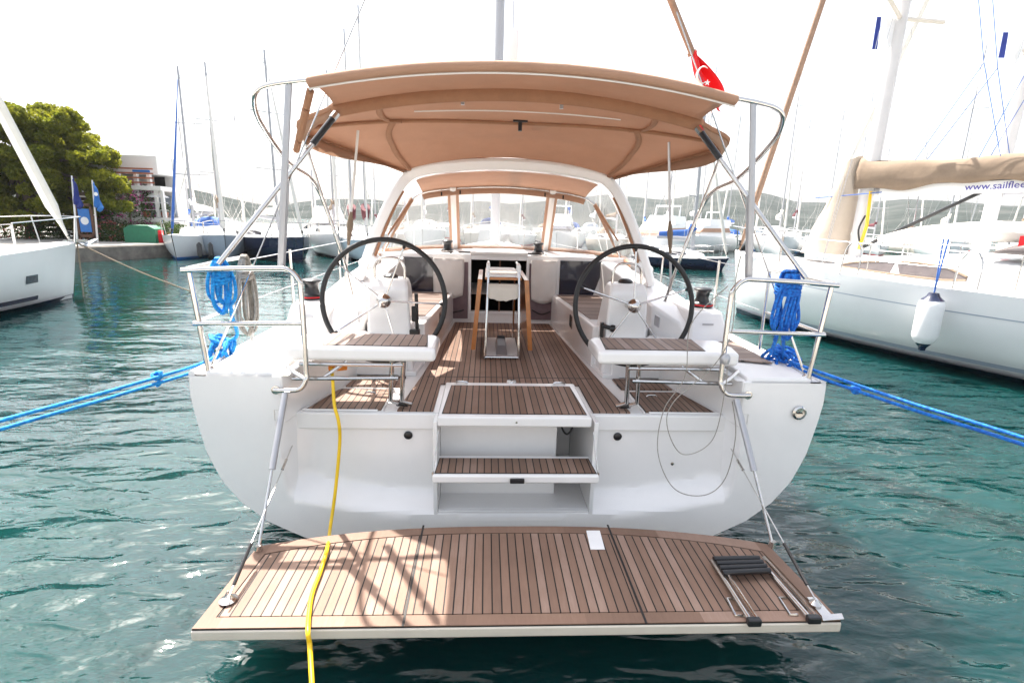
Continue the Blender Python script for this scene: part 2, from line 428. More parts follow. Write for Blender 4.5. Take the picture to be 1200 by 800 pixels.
# margin boards
mb=MB(); a=outline(.008); b=outline(.078)
def strip(i,j):
    mb.extr([(*a[i],.350),(*a[j],.350),(*b[j],.350),(*b[i],.350)],(0,0,.005))
n=len(a)
strip(0,1)
for i in range(1,n): strip(i,(i+1)%n)
mbm=mb.build('margin_board',teakb,pf,smooth=False)
mb=MB()
for x in(-.61,.60): MB().bx(x-.006,x+.006,2.135,2.985,.354,.3565).build('plank_seam',black,pf)
mb=MB()
# platform white hatch plate
p=[U(687,621,Z=.36),U(703,621,Z=.36),U(709,643,Z=.36),U(692,643,Z=.36)]
MB().extr([(q.x,q.y,.3545) for q in p],(0,0,.006)).build('hinge_cover',whitep,pf,bevel=.004)
# black underside shadow gap / hinge brackets
# plates & pad eyes
q=U(268,704,Z=.355); MB().lathe(q,[(0,0),(.04,0),(.045,.012),(.01,.03),(0,.03)],14).tube([q+Vector((-.02,0,.02)),q+Vector((0,0,.06)),q+Vector((.02,0,.02))],.006,6).build('pad_eye',steel,pf)
mb=MB(); pl=[U(945,700,Z=.356),U(956,700,Z=.356),U(975,721,Z=.356),U(963,723,Z=.356)]
mb.extr([(q.x,q.y,.3565) for q in pl],(0,0,.006))
pl=[U(962,722,Z=.356),U(986,720,Z=.356),U(989,727,Z=.356),U(964,729,Z=.356)]
mb.extr([(q.x,q.y,.3635) for q in pl],(0,0,.005)).build('corner_plate',steel,pf,bevel=.002)
q=U(955,708,Z=.36); MB().lathe(q,[(0,0),(.03,0),(.03,.01),(.01,.03),(0,.03)],14).build('pad_eye',steel,pf)
# boarding ladder
lad=MB(); 
A0=U(835,657,Z=.38);A1=U(880,728,Z=.38);B0=U(890,656,Z=.38);B1=U(950,725,Z=.38)
for P,Q in((A0,A1),(B0,B1)):
    lad.tube([P,Q],.014,10)
    lad.tube([P+Vector((.03,.01,.012)),Q+Vector((.03,.01,.012))],.010,8)
lad=lad.build('boarding_ladder',steel,boat)
for k in range(4):
    t=.02+.085*k; MB().tube([A0.lerp(A1,t)+Vector((0,0,.02)),B0.lerp(B1,t*.92)+Vector((-.01,0,.02))],.0165,12).build('rung',bplast,lad)
for Q in(A1,B1): MB().box(Q+Vector((.015,0,.0)),(.07,.035,.04)).build('end_cap',bplast,lad,bevel=.008)
for P,Q in(((852,701),(862,721)),((913,700),(926,720))):
    a_,b_=U(*P,Z=.36),U(*Q,Z=.36); w=Vector((.04,0,0))
    MB().tube([a_+w,a_,b_,b_+w],.007,6).build('grab_handle',steel,pf)
# gas struts and wire stays
for sg,Pa,Pb,wa,wb in((-1,(334,461),(303,642),(345,516),(266,704)),(1,(863,468),(905,637),(852,517),(956,703))):
    a_=U(*Pa,Y=3.30); b_=U(*Pb,Z=.37); m_=a_.lerp(b_,.52)
    s=MB().tube([a_,m_],.021,12).build('gas_strut',grey,boat)
    MB().tube([m_,b_],.009,8).build('rod',steel,s); MB().lathe(b_-Vector((0,0,.02)),[(0,0),(.025,0),(.02,.04),(0,.04)],10).build('rod_foot',steel,s)
    c_=U(*wa,Y=3.50); d_=U(*wb,Z=.40)
    s=MB().tube([c_,d_],.0045,6).tube([c_.lerp(d_,.16),c_.lerp(d_,.24)],.010,8).build('platform_stay',steel,boat)
    MB().lathe(c_,[(0,-.01),(.028,-.01),(.024,.01),(.012,.02),(0,.025)],12,(0,-1,0)).build('eye_bolt',steel,s)
    MB().tube([c_.lerp(d_,.72),c_.lerp(d_,.93)],.010,8).build('stay_sleeve',bplast,s)
# helm seats -----------------------------------------------------
for sg in(-1,1):
    mb=MB(); o=[(sg*.575,3.47),(sg*1.60,3.47),(sg*1.64,3.66),(sg*1.62,3.90),(sg*.62,3.93),(sg*.575,3.86)]
    mb.prism(o if sg>0 else o[::-1],1.315,1.415)
    s=mb.build('helm_seat',gel,boat,bevel=.03,seg=4)
    q=[(sg*.64,3.53),(sg*1.36,3.53),(sg*1.40,3.89),(sg*.68,3.89)]
    if sg<0: q=q[::-1]
    MB().prism(q,1.415,1.420).build('seat_teak',teaks,s)
    g=[(x+(-.007 if i in((0,3) if sg>0 else (1,2)) else .007),y+(-.007 if y<3.7 else .007)) for i,(x,y) in enumerate(q)]
    MB().prism(g,1.41,1.4175).build('teak_seal',black,s)
    fr_=MB()
    fr_.tube([(sg*.80,3.50,1.31),(sg*.80,3.50,1.285),(sg*1.52,3.50,1.285)],.014,8)
    for x in(.80,.88): fr_.tube([(sg*x,3.50,1.31),(sg*(x+.03),3.56,1.0),(sg*(x-.03),3.60,.96)],.017,10)
    fr_.tube([(sg*.84,3.50,1.19),(sg*1.56,3.46,1.19)],.015,8)
    fr_.tube([(sg*1.20,3.52,1.30),(sg*1.36,3.48,1.19)],.013,8)
    fr_.build('seat_support',steel,s)
    MB().tube([(sg*.79,3.59,.965),(sg*.87,3.60,.965)],.022,10).build('hinge_roller',bplast,s)
# helm locker behind the seat support (outboard inner wall with fittings)
for sg in(-1,1):
    w=MB().bx(*sorted((sg*.92,sg*1.50)),4.40,4.46,.93,1.30).build('helm_bulkhead',gel,boat,bevel=.01)
    for i,x in enumerate((1.05,1.13,1.24)):
        MB().lathe((sg*x,4.398,1.13),[(0,0),(.022,.002),(.02,.012),(.008,.014),(0,.010)],14,(0,-1,0)).build('socket',steel,w)
# steering pedestals & wheels -----------------------------------
def wheel(cx,cy,cz,r,rot):
    axis=Vector((0,-1,.16)).normalized()
    Mx=Vector((0,0,1)).rotation_difference(axis).to_matrix()
    P=lambda a,rr,h=0: Vector((cx,cy,cz))+Mx@Vector((rr*math.cos(a),rr*math.sin(a),h))
    h=MB().lathe((cx,cy,cz),[(0,-.10),(.03,-.10),(.035,-.02),(.055,-.01),(.06,.015),(.045,.035),(.03,.055),(.012,.062),(0,.062)],20,axis).build('steering_wheel',steel,boat)
    MB().tube([P(2*math.pi*k/72,r) for k in range(72)],.0215,12,closed=True).build('rim',black,h)
    for k in range(5):
        a=rot+k*2*math.pi/5
        s=MB().tube([P(a,.03,.01),P(a,r-.01,0)],.0075,8).build('spoke',steel,h)
        MB().tube([P(a,r-.045,0),P(a,r-.01,0)],[.009,.02],8).build('spoke_socket',black,h)
    return h
for sg,hx in((-1,-1.075),(1,1.035)):
    hz=1.615
    wheel(hx,4.27,hz,.505,R(70) if sg<0 else R(90))
    mb=MB(); x0,x1=hx-.17,hx+.17
    z0=.925
    def ring(z,a,y0,y1): return [(hx-a,y0,z),(hx+a,y0,z),(hx+a*.92,y1,z),(hx-a*.92,y1,z)]
    mb.grid([ring(z0,.20,4.46,4.98),ring(1.3,.19,4.44,4.92),ring(1.70,.172,4.44,4.75),ring(1.775,.155,4.50,4.70)],closed=True)
    n=len(mb.v); mb.f.append((n-4,n-3,n-2,n-1))
    pd=mb.build('helm_pedestal',gel,boat,bevel=.03,seg=3)
    MB().tube([(hx,4.29,hz+.01),(hx,4.46,hz-.02)],.035,14).build('wheel_shaft',steel,pd)
    MB().tube(cr([(hx-.13,4.55,1.76),(hx-.125,4.55,1.88),(hx-.07,4.54,1.945),(hx+.07,4.54,1.945),(hx+.125,4.55,1.88),(hx+.13,4.55,1.76)],6),.012,10).build('grab_rail',steel,pd)
    MB().lathe((hx,4.60,1.77),[(0,0),(.065,0),(.068,.02),(.05,.035),(.03,.042),(0,.044)],20).build('compass',bplast,pd)
    if sg>0:
        MB().box((hx-.215,4.47,1.36),(.03,.05,.14)).tube([(hx-.21,4.46,1.40),(hx-.14,4.42,1.385)],.02,10).build('throttle_lever',bplast,pd,bevel=.006)
        MB().lathe((hx-.13,4.42,1.385),[(0,-.03),(.03,-.02),(.034,0),(.03,.02),(0,.03)],12,(1,-.3,0)).build('throttle_knob',bplast,pd)
    else:
        MB().tube([(hx+.24,4.5,1.02+.24),(hx+.235,4.5,1.65)],.016,8).build('winch_handle',bplast,pd)
        MB().box((hx+.22,4.48,1.29),(.09,.07,.09)).build('handle_pocket',bplast,pd,bevel=.01)
        MB().box((hx+.22,4.49,1.47),(.05,.04,.14)).build('handle_pocket',bplast,pd,bevel=.01)
# coamings
for sg in(-1,1):
    mb=MB()
    secs=[(4.40,1.60,1.27,.06),(4.52,1.52,1.44,.10),(4.72,1.34,1.555,.10),(5.2,1.33,1.62,.12),(6.0,1.33,1.72,.16),(7.0,1.30,1.80,.22)]
    rr=[]
    for y,xi,zt,sl in secs:
        xo=1.93-(y-4)*.01
        rr.append([(sg*(xi+.02),y,1.22),(sg*xi,y,zt),(sg*(xo-sl-.05),y,zt-.01),(sg*xo,y,zt-.14 if zt>1.3 else 1.25),(sg*(xo+.05),y,1.22)])
    mb.grid(rr); mb.f.append((0,1,2,3,4)); n=len(mb.v); mb.f.append((n-5,n-4,n-3,n-2,n-1))
    co=mb.build('coaming',gel,boat,bevel=.03,seg=3)
    # winch pod aft
    pod=MB().grid([[(sg*1.60,4.38,1.26),(sg*1.97,4.34,1.26),(sg*2.0,4.95,1.26),(sg*1.50,4.95,1.26)],[(sg*1.62,4.46,1.55),(sg*1.90,4.44,1.55),(sg*1.92,4.92,1.585),(sg*1.55,4.92,1.585)]],closed=True); n=len(pod.v); pod.f.append((n-4,n-3,n-2,n-1))
    pod=pod.build('winch_pod',gel,co,bevel=.03,seg=3)
    MB().box((sg*1.76,4.405,1.44),(.10,.004,.016),Matrix.Rotation(0,3,'X')).build('maker_plate',grey,co)
    wx=1.79
    def winch(x,y,z,k,par,nm='winch'):
        w=MB().lathe((x,y,z),[(0,0),(.088*k,0),(.092*k,.012*k),(.085*k,.03*k),(.062*k,.045*k),(.052*k,.08*k),(.056*k,.12*k),(.075*k,.14*k),(.074*k,.15*k),(.06*k,.16*k),(0,.165*k)],24).build(nm,bplast,par)
        MB().lathe((x,y,z),[(.0,.012*k),(.0925*k,.014*k),(.0925*k,.024*k),(0,.026*k)],24).build('drum_band',red if k>1 else steel,w)
        return w
    winch(sg*wx,4.66,1.56,1.12,boat)
    winch(sg*.62-.14 if sg<0 else .48,7.12,1.85,1.0,boat)
    # panel of switches
    MB().box((sg*1.335,4.52,1.44),(.012,.13,.10)).build('switch_panel',grey,co,bevel=.004)
# wall of footwell outboard, between liner and coaming
    MB().bx(*sorted((sg*1.30,sg*1.52)),4.44,4.7,.93,1.27).build('footwell_side',gel,boat,bevel=.03)
    # benches
    b=MB()
    ft=[(sg*.80,4.75),(sg*.665,6.88),(sg*1.34,6.88),(sg*1.34,4.75)]
    b.prism(ft if sg>0 else ft[::-1],.925,1.335)
    be=b.build('cockpit_bench',gel,boat,bevel=.02,seg=3)
    tt=[(sg*.84,5.1),(sg*.72,6.80),(sg*1.28,6.80),(sg*1.28,5.1)]
    MB().prism(tt if sg>0 else tt[::-1],1.335,1.341).build('bench_teak',teaky,be)
    xh=.757
    MB().box((sg*.742,5.68,1.20),(.012,.16,.12)).build('bench_locker_vent',dark,be)
    MB().box((sg*.742,5.68,1.20),(.010,.19,.15)).build('vent_frame',steel,be,bevel=.003)
    # foot chock / base moulding
    MB().prism([(sg*.84,4.40),(sg*.66,6.84),(sg*.70,6.88),(sg*.86,6.88),(sg*1.0,4.40)][::1 if sg>0 else -1],.92,.965).build('bench_plinth',gel,be,bevel=.012)
# main bulkhead ---------------------------------------------------
bk=MB()
DX0,DX1,DZ0,DZ1=-.43,.31,1.08,1.775
bk.bx(-1.75,DX0,6.88,6.98,.92,1.84).bx(DX1,1.75,6.88,6.98,.92,1.84).bx(DX0,DX1,6.88,6.98,.92,DZ0).bx(DX0,DX1,6.88,6.98,DZ1,1.84)
bk=bk.build('cockpit_bulkhead',gel,boat,bevel=.008)
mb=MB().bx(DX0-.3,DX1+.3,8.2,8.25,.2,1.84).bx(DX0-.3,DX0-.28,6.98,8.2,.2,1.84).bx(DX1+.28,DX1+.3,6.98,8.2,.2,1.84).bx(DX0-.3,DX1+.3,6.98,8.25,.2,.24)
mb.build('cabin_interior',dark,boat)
fr_=MB(); 
for a,b in((DX0-.03,DX0),(DX1,DX1+.03)): fr_.bx(a,b,6.865,6.90,DZ0-.03,DZ1+.03)
fr_.bx(DX0,DX1,6.865,6.90,DZ0-.03,DZ0).bx(DX0,DX1,6.865,6.90,DZ1,DZ1+.03)
fr_.build('companionway_frame',whitep,boat,bevel=.004)
MB().bx(-.055,-.035,6.90,6.93,DZ0,DZ1).build('door_stile',brownw,boat)
MB().bx(-.44,.32,6.84,7.6,1.842,1.885).build('sliding_hatch',gel,boat,bevel=.012)
MB().tube([(-.6,6.95,1.865),(.5,6.95,1.865)],.012,8).build('hatch_rail',bplast,boat)
for x0,x1,sk in((-1.36,-.93,0),(.76,1.38,1)):
    q=[(x0,6.872,1.33),(x1 if not sk else x1-.16,6.872,1.30),(x1,6.872,1.79),(x0-(.0 if sk else .05),6.872,1.79)]
    MB().extr(q,(0,.012,0)).build('cabin_window',dglass,boat,bevel=.004)
# mauve stowage panels beside the door
for x0,x1 in((-.90,-.47),(.35,.70)):
    MB().bx(x0,x1,6.86,6.878,.98,1.74).build('door_side_panel',mauve,boat,bevel=.005)
    MB().tube(cr([(x0+.05,6.85,1.12),(x0+.18,6.845,1.06),(x1-.05,6.85,1.10)],6),.008,6).build('halyard_tail',black,boat)
# coachroof -------------------------------------------------------
cr_=MB()
rr=[]
for y,w,zt in((6.98,1.72,1.80),(7.8,1.68,1.83),(9.5,1.55,1.80),(11.5,1.2,1.66),(13.2,.7,1.47)):
    zd=zdeck(y)
    rr.append([(-w-.12,y,zd-.02),(-w,y,zt-.12),(-w*.82,y,zt),(0,y,zt+.05),(w*.82,y,zt),(w,y,zt-.12),(w+.12,y,zd-.02)])
cr_.grid(rr); n=len(cr_.v); cr_.f.append(tuple(range(n-7,n))); cr_=cr_.build('coachroof',gel,boat,bevel=.02)
# mast, boom, spreaders
ms=MB().tube([(-.08,9.5,1.8),(-.05,9.7,19.5)],.105,16,flat=(.8,1.2)).build('mast',alu,boat)
for z in(7,12):
    for sg in(-1,1): MB().tube([(-.07,9.6,z),(-.07+sg*1.1,9.35,z+.08)],[.045,.02],8,flat=(1,.5)).build('spreader',alu,ms)
bm_=MB().tube([(-.08,9.35,3.25),(-.03,5.9,3.32)],.08,12,flat=(.8,1.3)).build('boom',alu,boat)
# hanging block
p=U(601,50,Y=5.0); bl=MB().tube([p+Vector((0,0,.11)),p+Vector((0,0,.09)),p+Vector((0,0,-.14))],[.03,.055,.05],12,flat=(1,.4)).build('hanging_block',whitep,boat)
MB().tube([p+Vector((0,0,.11)),(-.05,9.5,19.3)],.006,6).build('topping_lift',grey,bl)
mb=MB(); J=Vector((0,4.5,6.35))
for sg in(-1,1):
    mb.tube([(sg*2.12,3.48,1.24),J],.0055,6); 
mb.tube([J,(-.05,9.75,19.4)],.006,6)
for sg in(-1,1): mb.tube([(sg*2.12,3.48,1.24),Vector((sg*2.12,3.48,1.24)).lerp(J,.06)],.009,8)
for sg in (-1,1):
    mb.tube([(sg*2.05,9.3,1.3),(sg*1.1-.07,9.35,7.1),(-.06,9.6,12)],.005,5).tube([(sg*2.05,9.3,1.3),(sg*.0-.07,9.6,7)],.004,5)
mb.tube([(0,17.0,1.7),(-.05,9.6,18.8)],.02,6)
mb.build('standing_rigging',steel,boat)
K0=U(786,0,Y=4.0);K1=U(811,62,Y=4.0); K2=K0+(K0-K1)*4
MB().tube([K2,K0,K1],.024,10).tube([K1-(K1-K0)*.02,K1+(K1-K0)*.04],.034,10).build('backstay_sleeve',brope,boat)
# arch + sprayhood --------------------------------------------------
def prof_arch(half,n=8):
    pts=half+[(-x,y,z) for x,y,z in half[::-1][1:]]
    return cr(pts,n)
Ah=[(-1.56,5.45,1.66),(-1.40,5.50,2.10),(-1.235,5.56,2.48),(-1.09,5.6,2.70),(-.90,5.6,2.80),(-.45,5.6,2.865),(0,5.6,2.885)]
A=prof_arch(Ah)
mb=MB(); rows=[]
for i,p in enumerate(A):
    t=(A[min(i+1,len(A)-1)]-A[max(i-1,0)]).normalized(); nn=Vector((0,1,0)).cross(t).normalized()
    leg=1.0-.25*sst((abs(p.x)-1.1)/.4)
    if nn.z<0: nn=-nn
    rows.append([p-Vector((0,.09,0)),p+nn*.03-Vector((0,.075,0)),p+nn*.03+Vector((0,.11,0)),p-nn*.085*leg+Vector((0,.11,0)),p-nn*.085*leg-Vector((0,.075,0))])
mb.grid(rows,closed=True); mb.f.append((0,1,2,3,4)); n=len(mb.v); mb.f.append((n-5,n-4,n-3,n-2,n-1))
arch=mb.build('sprayhood_arch',gel,boat,bevel=.012)
Bh=[(-1.66,7.15,1.80),(-1.50,7.15,2.12),(-1.34,7.15,2.42),(-1.15,7.15,2.60),(-.9,7.15,2.67),(-.45,7.15,2.72),(0,7.15,2.74)]
B=prof_arch(Bh)
Ch=[(-1.70,7.0,1.80),(-1.62,7.4,1.82),(-1.42,7.65,1.835),(-1.1,7.8,1.85),(-.8,7.85,1.86),(-.4,7.88,1.87),(0,7.9,1.875)]
C_=prof_arch(Ch)
m_=len(A); k0=26; k1=m_-k0
roof=MB().grid([[a.lerp(b,t)+Vector((0,0,.04*math.sin(math.pi*t))) for a,b in zip(A[k0:k1],B[k0:k1])] for t in [i/8 for i in range(9)]]).build('sprayhood_roof',canvas,boat,solid=.006)
MB().tube([p-Vector((0,0,.012)) for p in B],.016,10).build('sprayhood_bow',steel,boat)
MB().tube([p+Vector((0,0,.02)) for p in C_],.028,8,flat=(.6,1)).build('sprayhood_hem',canvas,boat)
MB().tube([p+Vector((0,.02,-.05)) for p in B[k0:k1]],.05,8,flat=(.3,1)).build('window_header',canvas,boat)
# front panes and mullions
idx=[8,17,m_//2-17+6]
def xpos(lst,x):
    return min(range(len(lst)),key=lambda i:abs(lst[i].x-x))
cuts=[-1.64,-.70,.66,1.64]
def fp(x,t):
    b=B[xpos(B,x*.96)]; 
    def at(lst,x):
        for i in range(len(lst)-1):
            if lst[i].x<=x<=lst[i+1].x: return lst[i].lerp(lst[i+1],(x-lst[i].x)/(lst[i+1].x-lst[i].x+1e-9))
        return lst[0] if x<0 else lst[-1]
    return at(B,x*.985).lerp(at(C_,x),t)
for x0,x1 in((-1.60,-.72),(-.68,.64),(.68,1.60)):
    MB().grid([[fp(lerp(x0,x1,i/14),t) for i in range(15)] for t in (0.02,.35,.7,1)]).build('front_window',vinyl,boat)
for x in(-.70,.66):
    MB().tube([fp(x,t)-Vector((0,.01,0)) for t in(0,.5,1)],.075,8,flat=(1,.25)).build('window_mullion',canvas,boat)
    MB().tube([fp(x,t)-Vector((0,.025,0)) for t in(0,.5,1)],.042,8,flat=(1,.3)).build('mullion_zip',wcanvas,boat)
for sg in(-1,1):
    AA=[a if sg<0 else Vector((-a.x,a.y,a.z)) for a in A[:k0+1]]; BB=[b if sg<0 else Vector((-b.x,b.y,b.z)) for b in B[:k0+1]]
    MB().grid([[AA[i].lerp(BB[i],t) for i in range(0,k0+1)] for t in (0.06,.5,1)]).build('side_window',vinyl,boat)
    # tan edge strips
    MB().tube([AA[i]+Vector((-sg*.085,-.05,-.02)) for i in range(4,k0-6)],.016,8,flat=(1,1)).build('side_window_trim',canvasd,boat)
    MB().tube([AA[0]+Vector((0,.1,.05)),BB[0]+Vector((0,0,.03))],.03,8).build('side_window_trim',canvasd,boat)
    MB().tube([BB[k0-6]+Vector((sg*-.02,-.03,0)),BB[8]+Vector((0,-.35,-.05))],[.03,.012],8,flat=(.6,1)).build('rolled_strap',canvasd,boat)
    MB().tube([BB[2]+Vector((0,.0,0)),BB[k0-5]+Vector((0,-.0,0))],.026,8,flat=(.5,1)).build('side_window_trim',canvas,boat)
    # folded canvas at the foot of the arch
    MB().box((sg*1.45,5.5,1.83),(.22,.2,.14),Matrix.Rotation(sg*.5,3,'Y')).build('arch_foot',gel,boat,bevel=.05,seg=3)
for x in(-.85,-.6,.55,.8):
    b=fp(x,0); MB().box(b+Vector((0,-.05,-.07)),(.02,.01,.05)).build('window_buckle',black,boat)
# bimini ------------------------------------------------------------
def bow(w,ye,yc,ze,zc,n=36,pw=2.0):
    return [Vector((w*u,lerp(yc,ye,abs(u)**2),lerp(zc,ze,abs(u)**pw))) for u in [-1+2*i/n for i in range(n+1)]]
bA=bow(1.31,3.40,3.30,3.085,3.195)
bB=bow(1.345,4.0,3.86,3.055,3.185)
bC=bow(1.70,4.30,4.55,2.95,3.10,pw=2.6)
bM=bow(1.43,4.95,5.05,2.86,3.03)
bD=bow(1.08,5.56,5.56,2.75,2.925)
def cat(rows,n=6):
    return [[cr([r[j] for r in rows],n)[i] for j in range(len(rows[0]))] for i in range((len(rows)-1)*n+1)]
sag=lambda rr:rr
rowsC=cat([bA,bB,bC,bM,bD],6)
for i,r in enumerate(rowsC):
    ph=(i%6)/6
    for j,p in enumerate(r):
        p.z-=.022*math.sin(math.pi*ph)*(1-abs(j/18-1)**3)+.004*noise.noise(p*3)
can=MB().grid(rowsC).build('bimini_canopy',canvas,boat,solid=.006)
# aft visor lip and rolled sides
MB().tube([p+Vector((0,-.01,-.02)) for p in bA],.030,10).build('canopy_hem',canvas,can)
MB().tube([p+Vector((0,-.005,-.055)) for p in bA],.006,6).build('hem_piping',wcanvas,can)
MB().tube([p+Vector((0,0,-.035)) for p in bB],.048,10,flat=(.5,1)).build('bow_sleeve',canvasd,can)
MB().tube([p+Vector((0,0,-.02)) for p in bC],.014,8).build('bow_sleeve',canvasd,can)
MB().tube([Vector((x*.80,4.25,lerp(3.115,3.085,abs(x)**2)-.0) ) for x in [-1+2*i/20 for i in range(21)]],.006,6).build('canopy_piping',wcanvas,can)
for sg in(-1,1):
    s=0 if sg<0 else -1
    edge=[r[s] for r in rowsC[6:]]
    MB().tube(edge,.02,8,flat=(.6,1)).build('canopy_edge',canvasd,can)
    def sf(i,j):
        i0=min(int(i),len(rowsC)-2); j0=min(int(j),len(rowsC[0])-2)
        a=rowsC[i0][j0].lerp(rowsC[i0][j0+1],j-j0); b=rowsC[i0+1][j0].lerp(rowsC[i0+1][j0+1],j-j0)
        return a.lerp(b,i-i0)
    J_=lambda j: j if sg<0 else 36-j
    MB().tube([sf(lerp(6.5,11.8,t),J_(lerp(4.6,7,t)))-Vector((0,0,.016)) for t in [q/8 for q in range(9)]],.024,8,flat=(1,.45)).build('diagonal_sleeve',canvasd,can)
    MB().tube([sf(lerp(12.3,23.8,t),J_(lerp(7.4,1.0,t)))-Vector((0,0,.016)) for t in [q/14 for q in range(15)]],.026,8,flat=(1,.45)).build('diagonal_sleeve',canvasd,can)
    val=[]
    for k,e in enumerate(edge):
        t=k/(len(edge)-1); dd=.015+.11*math.sin(math.pi*min(1,t*1.0+.05))**2
        val.append([e,e+Vector((-sg*.015,0,-dd*.5)),e+Vector((-sg*.05,0,-dd))])
    MB().grid(val).build('canopy_valance',canvas,can,solid=.004)
    w=MB().box(rowsC[12][7 if sg<0 else -8]-Vector((0,0,.02)),(.22,.04,.015)).build('canopy_patch',canvasd,can)
for x in(-.42,.30): MB().box((x,4.02,3.12),(.025,.03,.04)).build('bow_clip',grey,can)
MB().box((.03,4.52,3.05),(.03,.03,.07)).box((.03,4.50,3.09),(.12,.02,.015)).build('bow_clip',bplast,can)
fr_=MB()
for sg in(-1,1):
    X=lambda px,py,Y: U(px,py,Y=Y)
    c=[(sg*1.40,4.55,1.62),(sg*1.45,4.42,2.0),(sg*1.60,4.35,2.52),(sg*1.68,4.0,2.66),(sg*1.70,3.62,2.86),(sg*1.665,3.46,2.97),(sg*1.60,3.42,3.03),(sg*1.45,3.41,3.063),(sg*1.25,3.40,3.085)]
    fr_=MB().tube(cr(c,6),.0155,10)
    fr_.tube([(sg*1.57,4.37,2.45),(sg*1.68,4.33,2.9)],.0135,8)
    f=fr_.build('bimini_frame',steel,boat)
    MB().tube([(sg*1.435,3.415,3.06),(sg*1.50,3.41,2.5),(sg*1.565,3.42,1.96)],.022,10,flat=(1,.6)).build('frame_upright',grey,f)
    MB().tube([(sg*1.50,3.44,2.5),(sg*1.565,3.44,1.96)],.022,10,flat=(1,.6)).build('frame_upright',grey,f)
    a_=Vector((sg*1.31,3.97,3.00)); b_=Vector((sg*1.95,3.40,1.97))
    s=MB().tube([a_,b_],.0165,10).build('bimini_strut',steel,boat)
    MB().tube([a_.lerp(b_,.04),a_.lerp(b_,.22)],.023,10).build('strut_grip',bplast,s)
    MB().tube([a_,a_.lerp(b_,.04)],.028,8).build('strut_clevis',steel,s)
    # sleeves on the side brace
    p0=Vector((sg*1.30,3.42,3.06)); p1=Vector((sg*1.60,3.95,2.74))
    if sg<0: MB().tube([p0.lerp(p1,.08),p0.lerp(p1,.30)],.024,8).tube([p0.lerp(p1,.34),p0.lerp(p1,.80)],.026,8).tube([p0.lerp(p1,.83),p0.lerp(p1,1.0)],.024,8).build('brace_sleeve',canvasd,f)
    if sg<0: MB().tube([p0,p1],.012,8).build('brace',steel,f)
    # webbing strap to the deck
    a_=Vector((sg*1.30,4.55,2.98)); b_=Vector((sg*1.52,4.75,1.68)); 
    s=MB().tube([a_,b_],.011,6,flat=(1,.4)).build('bimini_strap',wcanvas if sg<0 else grey,boat)
    MB().tube([a_.lerp(b_,.5),a_.lerp(b_,.58),a_.lerp(b_,.72)],[.012,.028,.012],8).build('strap_tail',beige,s)
# pushpits ------------------------------------------------------------
for sg in(-1,1):
    top=cr([(sg*2.16,3.36,1.93),(sg*1.9,3.36,1.945),(sg*1.60,3.36,1.955),(sg*1.50,3.36,1.95),(sg*1.44,3.36,1.89),(sg*1.425,3.36,1.80),(sg*1.425,3.36,1.30),(sg*1.43,3.35,1.215),(sg*1.47,3.34,1.155),(sg*1.56,3.335,1.145),(sg*1.64,3.34,1.145)],6)
    f=MB().tube(top,.0175,12)
    f.tube([(sg*2.13,3.37,1.585),(sg*1.425,3.36,1.60)],.0155,10)
    f.tube([(sg*2.12,3.37,1.93),(sg*2.085,3.40,1.24)],.0165,10)
    f.tube([(sg*1.43,3.35,1.22),(sg*1.52,3.42,1.24),(sg*1.60,3.46,1.29)],.014,8)
    f.tube([(sg*2.13,3.37,1.94),(sg*2.16,3.9,1.95),(sg*2.17,4.25,1.95)],.0155,10)
    f.tube([(sg*2.17,4.25,1.95),(sg*2.12,4.15,1.28)],.013,8)
    f.tube([(sg*2.13,3.38,1.59),(sg*2.15,4.2,1.60)],.011,8)
    f=f.build('pushpit_rail',steel,boat)
    MB().lathe((sg*1.63,3.352,1.145),[(0,0),(.03,0),(.03,.012),(.017,.014),(0,.014)],12,(0,-1,0)).lathe((sg*2.085,3.42,1.235),[(0,0),(.035,0),(.03,.03),(.018,.05),(0,.05)],12).build('rail_foot',steel,f)
    ll=MB()
    for z in(1.93,1.6): ll.tube([(sg*2.15,4.3,z),(sg*2.16,6.5,z+.02),(sg*2.1,9.0,z+.06),(sg*1.9,12,z+.1),(sg*.9,15.4,z+.2)],.004,5)
    ll.build('guard_wire',steel,boat)
    for y,x in((5.2,2.16),(6.9,2.16),(9,2.1),(12,1.88)):
        MB().tube([(sg*x,y,zdeck(y)),(sg*x,y,zdeck(y)+.72)],.0125,8).build('stanchion',steel,boat)
MB().tube(cr([(-.9,15.4,2.1),(-.3,16.8,2.2),(0,17.15,2.22),(.3,16.8,2.2),(.9,15.4,2.1)],6),.0155,8).tube([(-.9,15.4,2.1),(-.85,15.4,1.45)],.0125,8).tube([(.9,15.4,2.1),(.85,15.4,1.45)],.0125,8).build('pulpit',steel,boat)
# lamp hanging on the right pushpit
q=U(848,420,Y=3.36); MB().lathe(q-Vector((0,.02,.03)),[(0,0),(.03,0),(.034,.02),(.034,.05),(.02,.07),(0,.07)],14).build('rail_clamp',grey,boat)
